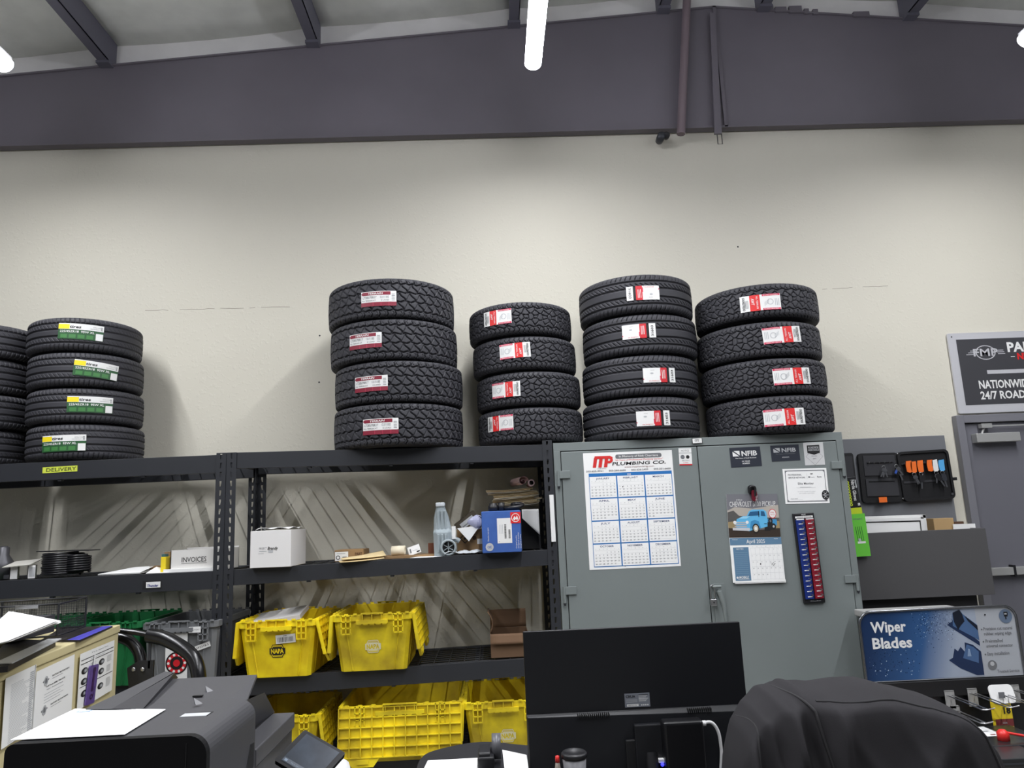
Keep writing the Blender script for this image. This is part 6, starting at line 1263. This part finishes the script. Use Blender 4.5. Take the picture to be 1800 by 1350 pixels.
# small computer on the back
a, b2 = P(1168, 1352, Y=MY-.05), P(1232, 1262, Y=MY-.05)
t = thing('mini_computer', 'small black computer box mounted on the back of the monitor', 'computer', (a.x, MY-.075, a.z)); wl, hl = b2.x-a.x, b2.z-a.z
s = MB(); s.box(0, wl, 0, .045, 0, hl, mat('black_satin', (16, 16, 19), .35)); s.build('case', t, bevel=.008, seg=3)
s = MB(); s.box(-.014, .0, .02, .034, .017, .025, STK); s.build('plug', t); s = MB(); s.lathe([(0, 0), (.005, 0), (0, .004)], mat('blue_led', (60, 60, 255), .4, emit=2.0), 10, T(-.006, .016, .014) @ RX(PI/2)); s.build('indicator_light', t)
cw = mat('white_cable', (206, 206, 206), .5); pts = [P(1231, 1272, Y=MY-.06), P(1250, 1270, Y=MY-.06), P(1262, 1285, Y=MY-.06), P(1267, 1310, Y=MY-.06), P(1268, 1332, Y=MY-.06), P(1266, 1372, Y=MY-.06)]; o0 = pts[0]
t = thing('network_cable', 'white cable curving from the small computer towards the jacket', 'cable', o0); s = MB(); s.tube(spline([p-o0 for p in pts]), .0042, cw, 8); s.build('cable', t)
s = MB(); s.tube([(-.006, 0, 0), (.014, 0, .0005)], .007, cw, 8); s.build('connector', t)
# cup and pen
q = P(1009, 1324, Y=1.97); zt_ = q.z
t = thing('travel_cup', 'grey cup with a black lid standing before the monitor', 'cup', (q.x, 1.97, dkz)); gc = mat('grey_cup', (112, 112, 115), .4); hh = zt_-dkz
s = MB(); s.lathe([(0, 0), (.022, 0), (.030, hh-.006), (0, hh-.006)], gc, 28); s.build('body', t)
s = MB(); s.lathe([(.030, hh-.008), (.0325, hh-.008), (.0325, hh), (.029, hh+.004), (.027, hh), (0, hh-.002)], BLKP, 28); s.build('lid', t)
q = P(980, 1338, Y=1.97); t = thing('glue_bottle', 'small clear bottle with a red tip beside the grey cup', 'bottle', (q.x, 1.97, dkz)); hh = q.z-dkz
s = MB(); s.lathe([(0, 0), (.016, 0), (.018, hh*.5), (.007, hh*.85), (.005, hh), (0, hh)], mat('clear_plastic', (150, 140, 130), .25), 16); s.build('body', t)
s = MB(); s.lathe([(0, hh-.002), (.006, hh-.002), (.005, hh+.012), (0, hh+.014)], mat('signal_red', (214, 44, 40), .4), 12); s.build('cap', t)
# ------------------------------------------------------------------ tablet
TL, TR, BL = P(533, 1281, Y=1.80), P(605, 1322, Y=1.765), P(482, 1336, Y=1.72)
Mx, w_, h = frame(BL, BL+(TR-TL), TL)
t = thing('tablet', 'black tablet with a dim blue-grey screen tilted on a white stand', 'tablet', M=Mx)
s = MB(); s.prism(rrect(w_, h, .005), -.010, 0, mat('tablet_black', (12, 12, 14), .5, spec=.2)); s.build('case', t, bevel=.002)
scm = mat('tablet_screen', (36, 46, 58), .3, rgb2=(24, 31, 42), vscale=18, spec=.25); s = MB(); s.rect(.10*w_, .07*h, .80*w_, .86*h, .0006, scm); s.build('screen', t)
s = MB(); s.rect(.12*w_, .09*h, .76*w_, .10*h, .0012, mat('screen_grey', (58, 66, 78), .3)); s.rect(.15*w_, .105*h, .06*w_, .06*h, .0016, mat('screen_pale', (120, 134, 150), .2)); s.text('Tap to start', .30*w_, .12*h, .03*h, .0016, mat('screen_pale', (120, 134, 150), .2), maxw=.4*w_); s.build('screen_print', t)
c_ = Mx @ Vector((w_*.62, h*.22, -.085)); 
c_ = P(566, 1330, Y=1.93)
t = thing('tablet_stand', 'white rounded stand under the black tablet', 'stand', (c_.x, c_.y, dkz)); wh = mat('white_plastic', (222, 222, 222), .35)
s = MB(); s.lathe([(0, 0), (.072, 0), (.072, c_.z-dkz-.05), (.064, c_.z-dkz-.022), (.042, c_.z-dkz-.006), (0, c_.z-dkz)], wh, 32); s.build('base', t); s = MB(); s.box(-.10, -.07, -.17, -.10, c_.z-dkz-.09, c_.z-dkz-.035, wh); s.box(-.10, .0, -.12, -.05, c_.z-dkz-.09, c_.z-dkz-.06, wh); s.build('arm', t, bevel=.008)
t = thing('side_table', 'small dark table carrying the tablet beside the copier', 'table', (c_.x, c_.y, 0)); s = MB(); s.box(-.07, .16, -.12, .12, dkz-.02, dkz, dk); s.build('table_top', t); s = MB(); s.box(-.03, .03, -.03, .03, 0, dkz-.02, dk); s.build('leg', t)
# ------------------------------------------------------------------ jacket over a chair
JY = 1.72
out_px = [(1266, 1362), (1270, 1318), (1283, 1262), (1303, 1228), (1330, 1205), (1365, 1200), (1400, 1194), (1450, 1192), (1500, 1192), (1560, 1200), (1600, 1215), (1640, 1236), (1670, 1268), (1697, 1312), (1722, 1362)]
OP = [P(x, y, Y=JY+.02) for x, y in out_px]
jm = mat('dark_jacket_cloth', (50, 49, 51), 1.0, bump=.12, bscale=900, var=.06, vscale=8, spec=.1)
bm_ = mat('jacket_seam', (36, 35, 37), .9)
ol_x = [p.x for p in OP]; ol_z = [p.z for p in OP]
def jz(x): return float(np.interp(x, ol_x, ol_z))
jx0, jx1 = ol_x[0]-.02, ol_x[-1]+.02; t0 = Vector(((jx0+jx1)/2, JY, 0))
def jsurf(u, v):
    # u across, v from behind over the top to the front hem
    x = jx0+(jx1-jx0)*u; e = min(1, max(0, 1-abs(2*u-1)**2.6)); a = (v-.42)/.58 if v > .42 else (v-.42)/.42     # -1 back .. 0 crest .. 1 front hem
    zt_ = jz(min(max(x, ol_x[0]), ol_x[-1]))
    if u < .02: zt_ = jz(ol_x[0])-.05
    dep = .035+.105*e**.6
    aa = abs(a)
    if a >= 0: y = -dep*min(1, math.sin(min(aa*2.6, 1.0)*PI/2)**.75)-.05*aa
    else: y = .10*e*min(1, math.sin(min(aa*2.2, 1.0)*PI/2)**.75)
    drop = .035*(1-math.cos(min(aa*2.6, 1)*PI/2))+max(0, aa-.3)*.52
    z = zt_-drop
    # folds
    k = min(1, max(0, (aa-.12)*3)); left = min(1, max(0, (.42-u)*6)); right = min(1, max(0, (u-.60)*4))
    rg = lambda q: (1-abs(math.sin(q)))**1.6
    f = .042*rg(23*u+2.5*a+.4)*k*left+.020*rg(47*u-5*a+1)*k*left+.020*rg(9*u+6*a+1)*k*(1-left)+.008*rg(17*u-9*a)*k+.006*math.sin(14*u-9*a)*right*k
    # collar and yoke: a raised flap right of a diagonal edge
    dline = u-(.235+.16*a)
    if a > -.2: f += .020*(1/(1+math.exp(-dline*140)))*(1 if a < .75 else max(0, 1-(a-.75)*6))
    z += .004*math.sin(24*u+1.3)*(1-k)+.006*math.exp(-((u-.27)/.02)**2)*(1-k)
    return Vector((x-t0.x, y-f, z))
t = thing('jacket', 'dark grey cloth jacket draped over the chair back at lower right', 'jacket', t0)
s = MB(); s.grid(lambda u, v: jsurf(u, v), 150, 70, jm); s.build('cloth', t, solid=.004)
s = MB(); yk = [jsurf(u, .42+.58*(.20+.06*(u-.36)+(.0 if u < .80 else (u-.80)*1.6)))+Vector((0, -.003, .001)) for u in [.30+.62*i/40 for i in range(41)]]; s.tube(yk, .0032, bm_, 6); s.build('yoke_seam', t)
s = MB(); ck = [jsurf(.232+.16*a, .42+.58*a)+Vector((0, -.004, 0)) for a in [-.12+.9*i/30 for i in range(31)]]; s.tube(ck, .0030, bm_, 6); s.build('collar_edge', t)
s = MB(); ck = [jsurf(.10+.015*math.sin(9*a), .42+.58*a)+Vector((0, -.003, 0)) for a in [-.1+.9*i/20 for i in range(21)]]; s.tube(ck, .0026, bm_, 6); s.build('sleeve_seam', t)
t = thing('office_chair', 'office chair hidden under the dark jacket', 'chair', (t0.x, JY+.0, 0))
s = MB(); s.box(-.20, .20, .0, .05, .62, .955, BLKP); s.build('backrest', t, bevel=.02); s = MB(); s.box(-.24, .24, .03, .46, .42, .48, BLKP); s.build('seat', t, bevel=.02); s = MB(); s.tube([(0, .04, .64), (0, .10, .44)], .025, BLKP, 8); s.tube([(0, .25, .42), (0, .25, .10)], .03, BLKP, 10); s.build('column', t)
for k in range(5): a = 2*PI*k/5+.3; s = MB(); s.tube([(0, .25, .10), (.27*math.cos(a), .25+.27*math.sin(a), .06)], .02, BLKP, 8); s.lathe([(0, -.02), (.028, -.02), (.028, .02), (0, .02)], BLKP, 12, T(.27*math.cos(a), .25+.27*math.sin(a), .028) @ RX(PI/2)); s.build('leg', t)
